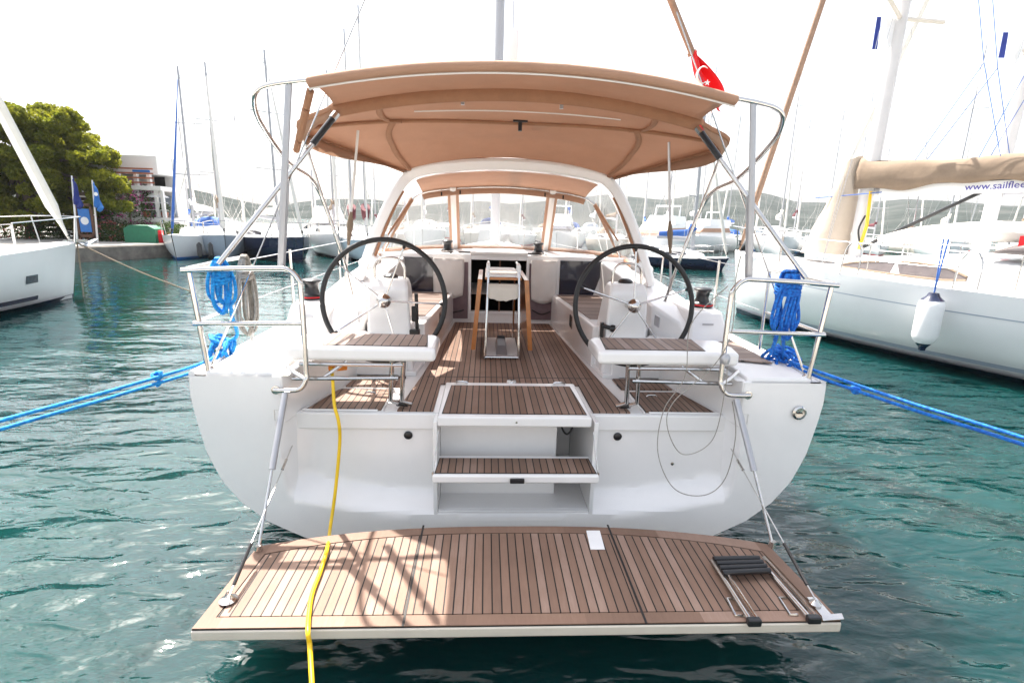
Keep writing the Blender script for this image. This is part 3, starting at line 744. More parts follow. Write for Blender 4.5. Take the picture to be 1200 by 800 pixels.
# cockpit table -----------------------------------------------------
TX=-.04
tb_=MB()
for x in(-.19,.15):
    tb_.tube([(TX+x+.0,4.97,.95),(TX+x*.88,5.02,1.80),(TX+x*.88,5.06,1.86),(TX+x*.88,5.5,1.86)],.013,8)
    tb_.tube([(TX+x*.9,5.85,.95),(TX+x*.9,5.80,1.70)],.011,8)
tb_.tube([(TX-.19,4.97,.955),(TX+.15,4.97,.955)],.013,8)
tab=tb_.build('cockpit_table',steel,boat)
MB().bx(TX-.20,TX+.16,4.99,5.86,.935,.955).build('table_base',whitep,tab,bevel=.005)
MB().grid([[(TX-.075,5.05,.955),(TX+.04,5.05,.955),(TX+.04,5.60,.955),(TX-.075,5.60,.955)],[(TX-.06,5.16,1.03),(TX+.025,5.16,1.03),(TX+.025,5.5,1.06),(TX-.06,5.5,1.06)]],closed=True).bx(TX-.06,TX+.025,5.16,5.5,1.028,1.034).build('table_foot',grey,tab)
for sg in(-1,1):
    x=TX-.02+sg*.205
    MB().extr([(x,5.0,1.73),(x,6.0,1.73),(x+sg*.06,6.0,1.02),(x+sg*.06,5.0,1.02)],(sg*.045,0,0)).build('table_leaf',wood,tab,bevel=.003)
MB().bx(TX-.20,TX+.16,5.02,6.0,1.725,1.75).build('table_top',wood,tab,bevel=.003)
MB().bx(TX-.17,TX+.13,5.03,5.9,1.752,1.77).build('table_inlay',whitep,tab,bevel=.003)
mb=MB(); rr=[]
for x in [i/10 for i in range(11)]:
    xx=lerp(TX-.17,TX+.13,x); sgn=.035*math.sin(math.pi*x)
    rr.append([(xx,5.0,1.69),(xx,4.995,1.62-.4*sgn),(xx,4.99,1.56-sgn-.006*math.sin(x*23)),(xx,5.04,1.555-sgn),(xx,5.08,1.66)])
mb.grid(rr).build('table_cover',cream,tab,solid=.008)
for x in(TX-.17,TX+.13):
    MB().tube([(x,5.02,1.75),(x,5.02,1.86),(x,5.16,1.87),(x,5.18,1.75)],.014,8,flat=(1.3,1)).build('table_rail',whitep,tab)
MB().bx(TX-.17,TX+.13,5.04,5.07,1.785,1.82).build('table_handle',steel,tab,bevel=.006)
# ================================================================ LOOSE THINGS ON THE YACHT
def rope(name,pts,r,m,label,cat,group=None,n=10,seg=10):
    o=MB().tube(cr(pts,n),r,seg).build(name,m); return tag(o,label,cat,group)
# canvas bags hanging on the bulkhead
for x0,x1,z0,lab in((-.93,-.52,1.30,'off-white canvas bag hanging left of the companionway door'),(.37,.72,1.26,'off-white canvas bag hanging right of the companionway door')):
    mb=MB(); rr=[]
    for t in [i/10 for i in range(11)]:
        row=[]
        for u in [i/12 for i in range(13)]:
            w=1-.10*t**3; xc=(x0+x1)/2
            x=xc+(lerp(x0,x1,u)-xc)*w; z=lerp(1.785,z0,t)-.05*math.sin(math.pi*u)*t
            y=6.84-.05*math.sin(math.pi*u)*(.3+.7*math.sin(math.pi*min(1,t*1.1)))+.012*noise.noise(Vector((x*9,z*6,1)))
            row.append((x,y,z))
        rr.append(row)
    bag=mb.grid(rr).build('canvas_bag',wcanvas,solid=.012); tag(bag,lab,'bag','canvas bags on the bulkhead')
    MB().tube([(x0+.02,6.83,1.78),(x1-.02,6.83,1.78)],.012,6).build('hem',wcanvas,bag)
# yellow shore power cable
c=[U(389,432,Y=3.6),U(390,447,Y=3.48),U(392,475,Y=3.42),U(397,495,Y=3.36),U(398,520,Y=3.37),U(393,575,Y=3.30),U(387,618,Y=3.18)]
c+=[U(384,640,Z=.372),U(376,668,Z=.370),U(366,695,Z=.370),U(362,720,Z=.370),U(361,741,Z=.368),U(363,756,Y=2.07),U(365,790,Y=1.95),U(368,830,Y=1.8),U(380,900,Y=1.5)]
cab=rope('power_cable',c,.0118,yel,'bright yellow shore power cable hanging over the transom and across the teak platform','cable',n=8)
p=U(389,431,Y=3.62); MB().tube([p+Vector((-.02,0,0)),p+Vector((.06,0,.005)),p+Vector((.10,.02,.0))],[.022,.026,.02],12).build('plug',orange,cab)
# mooring lines
def knot(c,r,m,par,k=4):
    mb=MB()
    for i in range(k):
        ph=random.uniform(0,6); ax=Vector((random.uniform(-1,1),random.uniform(-1,1),random.uniform(-1,1))).normalized()
        a=ax.orthogonal().normalized(); b=ax.cross(a)
        mb.tube([c+(a*math.cos(t)+b*math.sin(t)*.75)*r*random.uniform(.75,1) for t in [j*2*math.pi/14 for j in range(14)]],.011,7,closed=True)
    return mb.build('knot',m,par)
cl=U(262,407,Z=1.31)
Lq=U(-40,508,Y=2.2)
for k,(lab,dx) in enumerate((('upper strand of the light blue mooring line running left from the stern','u'),('lower strand of the light blue mooring line running left from the stern','l'))):
    a=U(240,424+k*6,Y=3.55); b=U(0,493+k*10,Y=2.5); d=b+(b-a)*1.05
    o=rope('mooring_line',[cl,a,a.lerp(b,.5)-Vector((0,0,.01)),b,d],.0108,blr,lab,'rope','mooring lines from the left quarter',n=12)
    if k==0: kk=U(184,440,Y=3.25); knot(kk,.03,blr,o,3); MB().tube(cr([kk,kk+Vector((.01,0,-.05)),kk+Vector((-.01,0,-.07))],4),.011,7).build('rope_tail',blr,o)
cr2=U(918,420,Z=1.31)
for k,lab in enumerate(('upper strand of the dark blue mooring line running right from the stern','lower strand of the dark blue mooring line running right from the stern')):
    a=U(955,434+k*6,Y=3.4); b=U(1200,513+k*8,Y=2.5); d=b+(b-a)*1.05
    o=rope('mooring_line',[cr2,a,a.lerp(b,.5)-Vector((0,0,.01)),b,d],.0108,blr2,lab,'rope','mooring lines from the right quarter',n=12)
    if k==0: knot(U(1003,456,Y=3.2),.03,blr2,o,3)
# cleats with turns
for c,m,lab in((cl,blr,'tangle of light blue rope made fast on the left quarter cleat'),(cr2,blr2,'tangle of dark blue rope made fast on the right quarter cleat')):
    mb=MB()
    for i in range(9):
        cc=c+Vector((random.uniform(-.07,.07),random.uniform(-.05,.05),random.uniform(-.01,.05))); ax=Vector((random.uniform(-1,1),random.uniform(-1,1),random.uniform(.2,1))).normalized(); a=ax.orthogonal().normalized(); b=ax.cross(a)
        r=random.uniform(.045,.085)
        mb.tube([cc+(a*math.cos(t)+b*math.sin(t)*.6)*r for t in [j*2*math.pi/16 for j in range(16)]],.0125,7,closed=True)
    tag(mb.build('rope_tangle',m),lab,'rope')
    MB().tube([c+Vector((0,-.11,-.0)),c+Vector((0,-.05,.02)),c+Vector((0,.05,.02)),c+Vector((0,.11,0))],.014,8).tube([c+Vector((0,-.03,-.05)),c+Vector((0,-.03,.02))],.014,8).tube([c+Vector((0,.03,-.05)),c+Vector((0,.03,.02))],.014,8).build('mooring_cleat',steel,boat)
# coiled hanks
def hank(x,y,z0,z1,w,m,n,lab,r=.0125):
    mb=MB()
    for i in range(n):
        o=(i/(n-1)-.5)*w; zb=z1+random.uniform(0,.10)+abs(o)*.5; sw=random.uniform(.025,.05); jy=random.uniform(-.03,.03)
        pts=[(x+o*.5,y-.03,z0),(x+o-sw*.6,y-.04+jy,lerp(z0,zb,.4)),(x+o-sw,y-.03+jy,lerp(z0,zb,.8)),(x+o*.9,y+jy,zb),(x+o+sw,y+jy,lerp(z0,zb,.8)),(x+o+sw*.6,y+.04+jy,lerp(z0,zb,.4)),(x+o*.5,y+.03,z0)]
        mb.tube(cr(pts,5,closed=True),r,7,closed=True)
    for i in range(5):
        zz=z0-.035-.02*i-.02
        mb.tube([(x+(w*.42+.015)*math.cos(t),y+.055*math.sin(t),zz+random.uniform(-.006,.006)+.01*math.sin(t)) for t in [j*2*math.pi/14 for j in range(14)]],r,7,closed=True)
    return mb.build('rope_hank',m)
p=U(263,312,Y=3.5)
h=hank(p.x,3.44,1.99,1.62,.07,blr,5,'',.011); tag(h,'coil of light blue rope hung over the left stern rail','rope')
tl=MB().tube(cr([(p.x+.0,3.46,1.64),U(268,345,Y=3.5),U(272,370,Y=3.6),U(278,392,Y=3.8),U(268,400,Y=3.8),cl+Vector((.03,0,.03))],6),.0125,8).build('rope_tail',blr,h)
p=U(291,330,Y=3.75); h=hank(p.x,3.72,1.98,1.42,.06,rubr,6,'',.009); tag(h,'coil of weathered grey rope hung inside the left stern rail','rope')
p=U(925,335,Y=3.45); h=hank(p.x,3.46,1.99,1.50,.16,blr2,7,'',.0115); tag(h,'thick coil of dark blue rope hung over the right stern rail','rope')
MB().tube(cr([(p.x-.04,3.46,1.52),U(910,395,Y=3.5),U(903,415,Y=3.6)],6),.0125,8).tube(cr([(p.x+.02,3.46,1.52),U(918,392,Y=3.5),cr2],6),.0125,8).build('rope_tail',blr2,h)
# thin loose wire on the right
rope('signal_wire',[U(868,300,Y=3.3),U(862,330,Y=3.34),U(857,390,Y=3.3),U(835,430,Y=3.35),U(790,470,Y=3.3),U(782,500,Y=3.3),U(800,532,Y=3.32),U(835,515,Y=3.33),U(850,455,Y=3.32),U(852,430,Y=3.32)],.0035,rubr,'thin grey wire looping inside the right half of the transom','wire',n=10,seg=6)
rope('antenna_wire',[U(853,335,Y=3.3),U(810,380,Y=3.35),U(803,440,Y=3.36),U(778,480,Y=3.33),U(771,530,Y=3.33),U(790,572,Y=3.30),U(825,580,Y=3.30),U(850,560,Y=3.30),U(862,510,Y=3.30),U(858,470,Y=3.32)],.0035,rubr,'thin grey wire making the widest loop down the right half of the transom','wire',n=10,seg=6)
# the flag
P=[U(813,60,Y=4.0),U(829,80,Y=4.02),U(843,101,Y=4.1),U(848,118,Y=4.15)]
Q=[U(812,62,Y=3.98),U(815,92,Y=3.95),U(823,104,Y=3.95),U(841,134,Y=4.0)]
rows=[]
for a,b in zip(cr(P,5),cr(Q,5)):
    rows.append([a.lerp(b,t)+Vector((0,.05*math.sin(t*7+a.z*9),0)) for t in [i/8 for i in range(9)]])
fl=tag(MB().grid(rows).build('national_flag',red,solid=.003),'red flag with white crescent and star hanging from the yacht backstay','flag')
cc=U(824,88,Y=3.90); MB().tube([cc+Vector((.045*math.cos(t),0,.055*math.sin(t))) for t in [.9+i*4.4/10 for i in range(11)]],[.004+.011*math.sin(i*math.pi/10) for i in range(11)],6,flat=(1,.5)).build('crescent',whitep,fl)
cc=U(829,97,Y=3.90); mb=MB(); mb.extr([cc+Vector((math.sin(i*math.pi/5)*(.022 if i%2==0 else .009),0,math.cos(i*math.pi/5)*(.022 if i%2==0 else .009))) for i in range(10)],(0,.004,0)); mb.build('star',whitep,fl)

# ================================================================ GENERIC SAILING BOATS
def mb_hull(Lh,B,F,rake=.3,flare=1.0):
    """bow at +Y, stern at -Y, z=0 waterline"""
    rows=[]
    for t in [i/16 for i in range(17)]:
        y=-Lh/2+Lh*t
        w=B/2*(0.80+.20*math.sin(math.pi*min(1,t/.5)/2)) if t<.5 else B/2*max(.012,(1-((t-.5)/.5)**2.15))
        fz=F*(1+.22*t**2)
        row=[]
        for sg in(1,-1):
            pr=[(1.0,1.0),(.985,.7),(.94,.4),(.86,.15),(.74,0),(.4,-.22),(0,-.35)]
            if sg<0: pr=pr[::-1][1:]
            for a,b in pr:
                fl=1-(1-a)*(1+1.0*t)
                yy=y+ (rake*(b-1)*t**6 if b<1 else 0)
                row.append((sg*w*max(fl,0.0),yy,fz*b if b>0 else b))
        rows.append(row)
    return rows
def make_boat(loc,head,Lh=11,B=3.6,F=1.15,mast=14,hm=None,cover=None,label='',group=None,furl=None,detail=1,boot=navy,name='sailboat',cat='sailboat',boomz=2.9,mastf=.62,sprayc=None,dinghy=False,furlr=.09,boomlen=.40,mastm=None,csz=1.0,mr=1.0,spf=.45,spm=None):
    hm=hm or gelN; cover=cover or beige
    root=empty(name,(0,0,0),label,cat,group)
    rows=mb_hull(Lh,B,F); mb=MB().grid(rows); n0=len(rows[0]); mb.f.append(tuple(range(n0)))
    h=mb.build('hull',hm,root)
    s=MB(); s.grid([[ (p[0]*1.004,p[1],z) for p,z in ((r[4],-.03),(r[3],F*.10+.0))] for r in rows]); s.grid([[ (p[0]*1.004,p[1],z) for p,z in ((r[8],-.03),(r[9],F*.10))] for r in rows]); s.build('boot_stripe',boot,h)
    dk=MB().grid([[(r[0][0]*.985,r[0][1],r[0][2]-.01),(0,r[0][1],r[0][2]+.05),(r[-1][0]*.985,r[0][1],r[0][2]-.01)] for r in rows]); dk.build('deck',gelR,root)
    top=lambda y: F*(1+.22*((y+Lh/2)/Lh)**2)
    # coachroof
    ca=MB(); rr=[]
    for t,w,hh in((.28,.62,.42),(.34,.64,.46),(.5,.58,.44),(.62,.46,.36),(.74,.26,.14)):
        y=-Lh/2+Lh*t; z=top(y); w*=B/2
        rr.append([(-w*1.08,y,z),(-w,y,z+hh*.8),(-w*.85,y,z+hh),(0,y,z+hh+.05),(w*.85,y,z+hh),(w,y,z+hh*.8),(w*1.08,y,z)])
    ca.grid(rr); ca.f.append(tuple(range(7))); n=len(ca.v); ca.f.append(tuple(range(n-7,n)))
    ca=ca.build('cabin',gelN,root,bevel=.02)
    for sg in(-1,1):
        w=[]
        for (t,hh) in ((.37,.45),(.44,.455),(.52,.43),(.58,.38)):
            y=-Lh/2+Lh*t; ww=interp([(.28,.62),(.34,.64),(.5,.58),(.62,.46),(.74,.26)],t)*B/2
            k=.16 if t in(.37,.58) else .24
            w.append([(sg*(ww*1.055+.006),y,top(y)+hh*.28),(sg*(ww*1.02+.01),y,top(y)+hh*(.28+k*2))])
        MB().grid(w).build('window',dglass,ca)
    # cockpit coaming & well
    for sg in(-1,1): MB().bx(*sorted((sg*B*.26,sg*B*.36)),-Lh*.46,-Lh*.22,F*.95,F*1.04+.28).build('cockpit_coaming',gelN,root,bevel=.04)
    my=-Lh/2+Lh*mastf; mz=top(my)+.4
    m=MB().tube([(0,my,mz-.3),(0,my-.15,mast)],[.085*mr,.06*mr],10,flat=(.8,1.2)).build('mast',mastm or alu,root)
    for z in(spf,.72):
        for sg in(-1,1): MB().tube([(0,my-.06,mast*z-.05),(sg*B*.27,my-.35,mast*z)],.028*mr,6).build('spreader',spm or alu,m)
    if detail: MB().tube([(0,my-.1,mast),(0,my-.12,mast+.6)],.012,5).box((0,my,mast+.05),(.1,.35,.06)).build('masthead_gear',bplast,m)
    bl=Lh*boomlen
    b=MB().tube([(0,my-.2,boomz),(0,my-bl,boomz+.12)],.075,10,flat=(.8,1.3)).build('boom',alu,root)
    cs=cr([(0,my-.05,boomz+.75),(0,my-.35,boomz+.42),(0,my-bl*.5,boomz+.36),(0,my-bl+.1,boomz+.28)],5)
    MB().tube(cs,[(.16-.07*i/(len(cs)-1))*csz for i in range(len(cs))],10,flat=(.8,1.5)).build('sail_cover',cover,b)
    rg=MB()
    for sg in(-1,1):
        rg.tube([(sg*B*.44,my-.3,top(my)),(sg*B*.27,my-.35,mast*.45),(sg*B*.27,my-.35,mast*.72),(0,my-.12,mast*.96)],.006+.004*(1-detail),4)
        rg.tube([(sg*B*.44,my-.3,top(my)),(0,my-.05,mast*.5)],.005+.004*(1-detail),4)
        rg.tube([(sg*B*.36,-Lh/2+.1,F),(0,-Lh*.30,mast*.35),(0,my-.15,mast)],.006+.004*(1-detail),4)
    rg.tube([(0,my-bl,boomz+.2),(0,my-.2,mast-.1)],.006,4)
    rg.build('rigging',steel,root)
    bz=top(Lh/2)
    f0=Vector((0,Lh/2-.12,bz+.05)); f1=Vector((0,my,mast*.93))
    fu=MB().tube([f0,f0.lerp(f1,.03),f0.lerp(f1,.06),f0.lerp(f1,.5),f0.lerp(f1,.93),f1],[.02,.05,furlr,furlr*.85,furlr*.4,.02],8).build('furled_sail',furl or sailc,root)
    MB().lathe(f0+Vector((0,0,.12)),[(0,0),(.09,0),(.03,.03),(.03,.10),(.09,.13),(0,.13)],10).build('furler_drum',bplast,fu)
    pr=MB(); 
    w6=rows[13][0][0]; y6=rows[13][0][1]
    pr.tube(cr([(-w6,y6,top(y6)+.62),(-w6*.55,Lh/2-.45,bz+.66),(0,Lh/2-.02,bz+.66),(w6*.55,Lh/2-.45,bz+.66),(w6,y6,top(y6)+.62)],4),.016,6)
    pr.tube([(-w6,y6,top(y6)),(-w6,y6,top(y6)+.62)],.014,5).tube([(w6,y6,top(y6)),(w6,y6,top(y6)+.62)],.014,5).tube([(-w6*.4,Lh/2-.45,bz),(-w6*.5,Lh/2-.45,bz+.65)],.014,5).tube([(w6*.4,Lh/2-.45,bz),(w6*.5,Lh/2-.45,bz+.65)],.014,5)
    pr.build('pulpit',steel,root)
    gw=MB()
    for sg in(-1,1):
        gw.tube([(sg*abs(r[0][0])*.97,r[0][1],r[0][2]+.60) for r in rows[1:14]],.006,4)
        gw.tube([(sg*abs(r[0][0])*.97,r[0][1],r[0][2]+.32) for r in rows[1:14]],.005,4)
        for r in rows[1:14:3]: gw.tube([(sg*abs(r[0][0])*.97,r[0][1],r[0][2]),(sg*abs(r[0][0])*.97,r[0][1],r[0][2]+.60)],.011,5)
    gw.build('guard_rail',steel,root)
    # sprayhood
    if sprayc is not None:
        y=-Lh/2+Lh*.30; z=top(y)+.42; rr=[]
        for dy,hh,ww in((.0,.62,.58),(.45,.58,.58),(.95,.05,.50)):
            rr.append([(ww*B/2*math.sin(a)*1.0,y+dy,z-.2+(hh+.2)*max(0,math.cos(a))**.6) for a in [-math.pi/2+math.pi*i/10 for i in range(11)]])
        MB().grid(rr).build('sprayhood',sprayc,root,solid=.01)
    root.location=loc; root.rotation_euler=(0,0,head)
    return root
def at_bow(px,py,head,Lh,Y=None,Z=0):
    """place so that the stem at the waterline is seen at px,py"""
    p=U(px,py,Z=0) if Y is None else U(px,py,Y=Y); p.z=0
    d=Vector((-math.sin(head),math.cos(head),0))
    return p-d*(Lh/2-.28)
# ---------------------------------------------------------------- right-hand neighbour
hd=R(26)
MF=.73
mcream=mat('cream_canvas',(.50,.42,.34),.85,var=.06,scale=4,bump=.5,bscale=14)
tinted=mat('curtained_window',(.10,.085,.085),.25,var=.2,scale=3)
NR=make_boat(at_bow(863,366,hd,11.4),hd,Lh=11.4,B=3.9,F=1.34,mast=15.2,label='large white yacht on the right with tan boom cover and brown furled sail',furl=brope,boomz=3.12,mastf=MF,mastm=mastw,mr=1.5,spf=.425,spm=cream,cover=beige,name='sailing_yacht',cat='sailing yacht',boomlen=.5,furlr=.075,boot=navy)
def loc2w(root,p): 
    return Matrix.Translation(root.location)@Matrix.Rotation(root.rotation_euler.z,4,'Z')@Vector(p)
def local_build(root,fn):
    """build in the unrotated frame then restore"""
    l,r=root.location.copy(),root.rotation_euler.copy(); root.location=(0,0,0); root.rotation_euler=(0,0,0)
    fn(); root.location=l; root.rotation_euler=r
myR=-5.7+11.4*MF
def nr():
    for y in(1.75,-.1,-1.5):
        r_=1.95*.955 if y<.5 else 1.95*.90
        z_=1.34*(1+.22*((y+5.7)/11.4)**2)
        MB().tube(cr([(-r_,y+.16,z_),(-r_*.98,y+.14,z_+.45),(-r_*.97,y,z_+.62),(-r_*.98,y-.14,z_+.45),(-r_,y-.16,z_)],4),.014,6).build('gate_hoop',steel,NR)
    # loose tan boom cover with folds
    ch=[c for c in NR.children if c.name.startswith('boom')][0]
    for c in list(ch.children): bpy.data.objects.remove(c)
    rr=[]; y0=myR+.18; y1=myR-5.6
    for i in range(61):
        t=i/60; y=lerp(y0,y1,t); h=.50-.05*t+.14*math.exp(-t*14)
        row=[]
        for j in range(15):
            a=math.pi*j/14; s=-math.cos(a)
            fold=.035*noise.noise(Vector((y*2.2,a*1.2,0)))+.02*math.sin(y*5+abs(s)*3)
            wv=.17+.05*math.sin(a)+fold
            zz=3.17+h*math.sin(a)**.75+.05*noise.noise(Vector((y*1.3,2,3)))*math.sin(a)
            if j in(0,14): zz+=.05*math.sin(y*2.3+j)+.03*math.sin(y*6)
            row.append((s*wv,y,zz))
        rr.append(row)
    MB().grid(rr).build('sail_cover',beige,ch,solid=.01)
    # white hanging canvas in front of the mast
    rr=[]
    for i in range(15):
        t=i/14; z=lerp(3.75,1.75,t)
        wb=.20+.22*t; yb=.28+.62*t
        rr.append([(wb*math.cos(a)*(1+.08*noise.noise(Vector((a,z*2,1)))),myR+.22+yb*.5+yb*.55*math.sin(a)+.05*noise.noise(Vector((a*2,z*3,4))),z-.10*math.sin(a)*(1-t)) for a in [k*2*math.pi/22 for k in range(22)]])
    mb=MB().grid(rr,closed=True); mb.f.append(tuple(range(22))); mb.build('mast_cover',mcream,NR)
    mb=MB()
    for i,(dx,m) in enumerate(((-.12,0),(-.17,0),(-.10,0))): mb.tube([(dx,myR-.16,3.1),(dx*1.2,myR-.22,2.4),(dx*1.1,myR-.14,1.9)],.012,6)
    mb.build('halyard',yel,NR)
    MB().tube(cr([(-.10,myR-.12,2.6),(-.22,myR-.1,2.3),(-.12,myR-.15,1.95)],5),.02,6).build('halyard_bundle',bplast,NR)
    MB().tube([(-.3,myR+.9,2.98),(-.2,myR-.1,3.05),(0,myR-.5,3.1)],.01,6).build('blue_tie',bluec,NR)
    # vang
    MB().tube([(0,myR-.15,1.95),(0,myR-2.0,3.05)],.035,8).build('vang',bplast,NR)
    rr=[]
    for dy,h,w in((.15,.02,1.05),(-.35,.32,1.1),(-.9,.62,1.12),(-1.9,.72,1.15),(-2.6,.66,1.2)):
        rr.append([(w*math.sin(a),-.15+dy,1.98+h*max(0,math.cos(a))**.55) for a in [-math.pi/2+math.pi*i/14 for i in range(15)]])
    sh=MB().grid(rr).build('sprayhood',tinted,NR,solid=.01)
    MB().tube([Vector(p)+Vector((0,0,.015)) for p in rr[2]],.018,6).build('sprayhood_bow',beige,sh)
    MB().grid([[Vector((sgx*(1.0+.02),-.35-.5*i,2.06+.05*i+.22*j)) for j in (0,1)] for i in range(3) for sgx in (-1,)]).build('red_panel',red,sh)
    # lazy jacks
    mb=MB()
    for sg in(-1,1):
        j0=Vector((sg*.35,myR-.6,9.5)); j1=Vector((sg*.28,myR-1.7,5.2)); j2=Vector((sg*.28,myR-2.5,5.6))
        mb.tube([j0,j1],.006,4).tube([j0,j2],.006,4).tube([j1,(sg*.2,myR-.9,3.65)],.006,4).tube([j1,(sg*.2,myR-2.2,3.62)],.006,4).tube([j2,(sg*.2,myR-1.9,3.62)],.006,4).tube([j2,(sg*.2,myR-3.4,3.60)],.006,4)
    mb.build('lazy_jack',bluec,NR)
    cab=[c for c in NR.children if c.name.startswith('cabin')][0]
    for c in list(cab.children): bpy.data.objects.remove(c)
    tp=lambda y:1.34*(1+.22*((y+5.7)/11.4)**2)
    # cove stripe + lower stripes following the port side
    rows=mb_hull(11.4,3.9,1.34)
    def hx(r,z):
        # port side points (x negative are last ones)
        pts=[(p[2],p[0]) for p in r[6:]]; pts.sort(); return interp(pts,z)
    for sg in(-1,1):
        s=MB().grid([[(sg*abs(hx(r,z))+sg*.006,r[3][1]*.6+r[1][1]*.4,z) for z in (tp(r[0][1])*.74,tp(r[0][1])*.74+.018)] for r in rows[:16]]).build('cove_stripe',greyb,NR)
        s=MB().grid([[(sg*abs(hx(r,z))+sg*.006,r[3][1],z) for z in (.22,.29)] for r in rows[:15]]).build('lower_stripe',greyb,NR)
        wv=[]
        for y,zb,zt in ((2.55,.24,.40),(2.3,.16,.66),(1.6,.12,.74),(1.0,.12,.72),(.5,.14,.62),(.15,.24,.34)):
            t=(y+5.7)/11.4; ww=interp([(.28,.62),(.34,.64),(.5,.58),(.62,.46),(.74,.26)],t)*3.9/2
            hh=interp([(.28,.42),(.34,.46),(.5,.44),(.62,.36),(.74,.14)],t)
            cw=lambda f:(ww*1.08-.08*ww*f/.8)+.012
            wv.append([(sg*cw(zb),y,tp(y)+hh*zb),(sg*cw(zt),y,tp(y)+hh*zt*1.1)])
        q=MB().grid(wv).build('long_window',tinted,NR)
        MB().tube([a for a,b in wv]+[b for a,b in wv[::-1]],.02,6,closed=True).build('window_frame',beige,q)
    # tender boat on the foredeck like a white roll
    MB().tube(cr([(-.35,myR-3.4,2.30),(-.42,myR-2.4,2.34),(-.38,myR-1.3,2.25),(-.35,myR-.6,2.12)],6),[.05,.12,.18,.20,.21,.22,.22,.21,.21,.20,.20,.19,.18,.17,.15,.13,.11,.08,.05],12,flat=(1.2,.8)).build('deck_bag',sailc,NR)
local_build(NR,nr)
# website lettering on the boom
a_=loc2w(NR,(-.105,myR-1.55,3.135)); b_=loc2w(NR,(-.105,myR-4.0,3.18))
xd=(b_-a_).normalized()
bmch=[c for c in NR.children if c.name.startswith('boom')][0]
def lettering():
    MB().extr([(-.082,myR-.3,2.99),(-.082,myR-5.5,3.05),(-.082,myR-5.5,3.25),(-.082,myR-.3,3.20)],(.16,0,0)).build('boom_panel',whitep,bmch)
    tm=text_mb('www.sailfleet.net',.168,(-.085,myR-1.75,3.07),(0,-1,.02),(0,.02,1))
    tm.build('lettering',mat('lettering_ink',(.05,.04,.30),.5),bmch,smooth=False)
local_build(NR,lettering)
# fender
p=loc2w(NR,(0,0,0)); fq=U(1089,372,Y=8.0)
fx=U(1092,355,Y=7.9)
k_=1.45; fz=fx.z-.74
pr_=lambda P:[(r*k_,z*k_) for r,z in P]
fe=MB().lathe((fx.x,fx.y,fz),pr_([(0,-.03),(.03,-.03),(.035,.0),(.075,.05),(.11,.09),(.125,.14),(.125,.48),(.11,.54),(.06,.58),(.045,.62),(0,.63)]),20).build('fender',whitep)
tag(fe,'white cylinder fender with navy ends hanging by a blue rope beside the right yacht','fender')
MB().lathe((fx.x,fx.y,fz),pr_([(0,-.035),(.032,-.035),(.037,.0),(.077,.05),(.080,.052),(0,.053)]),20).build('end_cap',navy,fe)
MB().lathe((fx.x,fx.y,fz),pr_([(0,.535),(.112,.542),(.065,.585),(.048,.625),(0,.635)]),20).build('end_cap',navy,fe)
MB().tube(cr([(fx.x,fx.y,fz+.9),(fx.x+.05,fx.y+.04,fz+1.2),(fx.x+.12,fx.y+.08,fz+1.76)],4),.012,6).tube([(fx.x,fx.y,fz+.9),(fx.x+.02,fx.y+.06,fz+1.76)],.010,6).build('fender_rope',bluec,fe)
# second yacht behind on the right
hd2=R(24)
m2=U(1136,292,Y=13.0); Lh2=12.5
d2=Vector((-math.sin(hd2),math.cos(hd2),0)); loc=Vector((m2.x,m2.y,0))-d2*(-Lh2/2+Lh2*.64)
N2=make_boat(loc,hd2,Lh=Lh2,B=4.0,F=1.3,mast=17,label='white yacht on the far right, behind the one with the tan boom cover',furl=sailc,cover=sailc,name='sailing_yacht',cat='sailing yacht',sprayc=wcanvas,boomz=3.3,mastm=mastw,mr=1.6,spf=.37,spm=cream)
# red pennant
q=U(1176,262,Y=9.5); g=MB().extr([q,q+Vector((.42,.03,-.02)),q+Vector((.14,.0,-.30))],(0,.004,0)).build('pennant',red)
tag(g,'small red triangular flag at the right edge beside the white mast','flag')
# white/purple banners on the masts
for (x0,y0,w,h,Y,lab) in((1028,20,5,38,11.0,'narrow purple and white banner on the nearer right-hand mast'),(1176,38,6,30,13.0,'narrow purple and white banner on the farthest right mast')):
    a=U(x0,y0,Y=Y);b=U(x0+w,y0,Y=Y);c=U(x0+w-5,y0+h,Y=Y);d=U(x0-6,y0+h,Y=Y)
    f=tag(MB().extr([a,b,c,d],(0,.006,0)).build('banner',flagb),lab,'banner','banners on the right-hand masts')
    MB().tube([a,a+Vector((0,0,1.2))],.004,4).build('halyard',grey,f)
    e=U(x0+w+4,y0,Y=Y+.02);g=U(x0+w+28,y0+2,Y=Y+.02);hh=U(x0+w+14,y0+26,Y=Y+.02)
    MB().extr([e,g,hh,U(x0+w+8,y0+40,Y=Y+.02)],(0,.006,0)).build('banner_cloth',whitep,f)
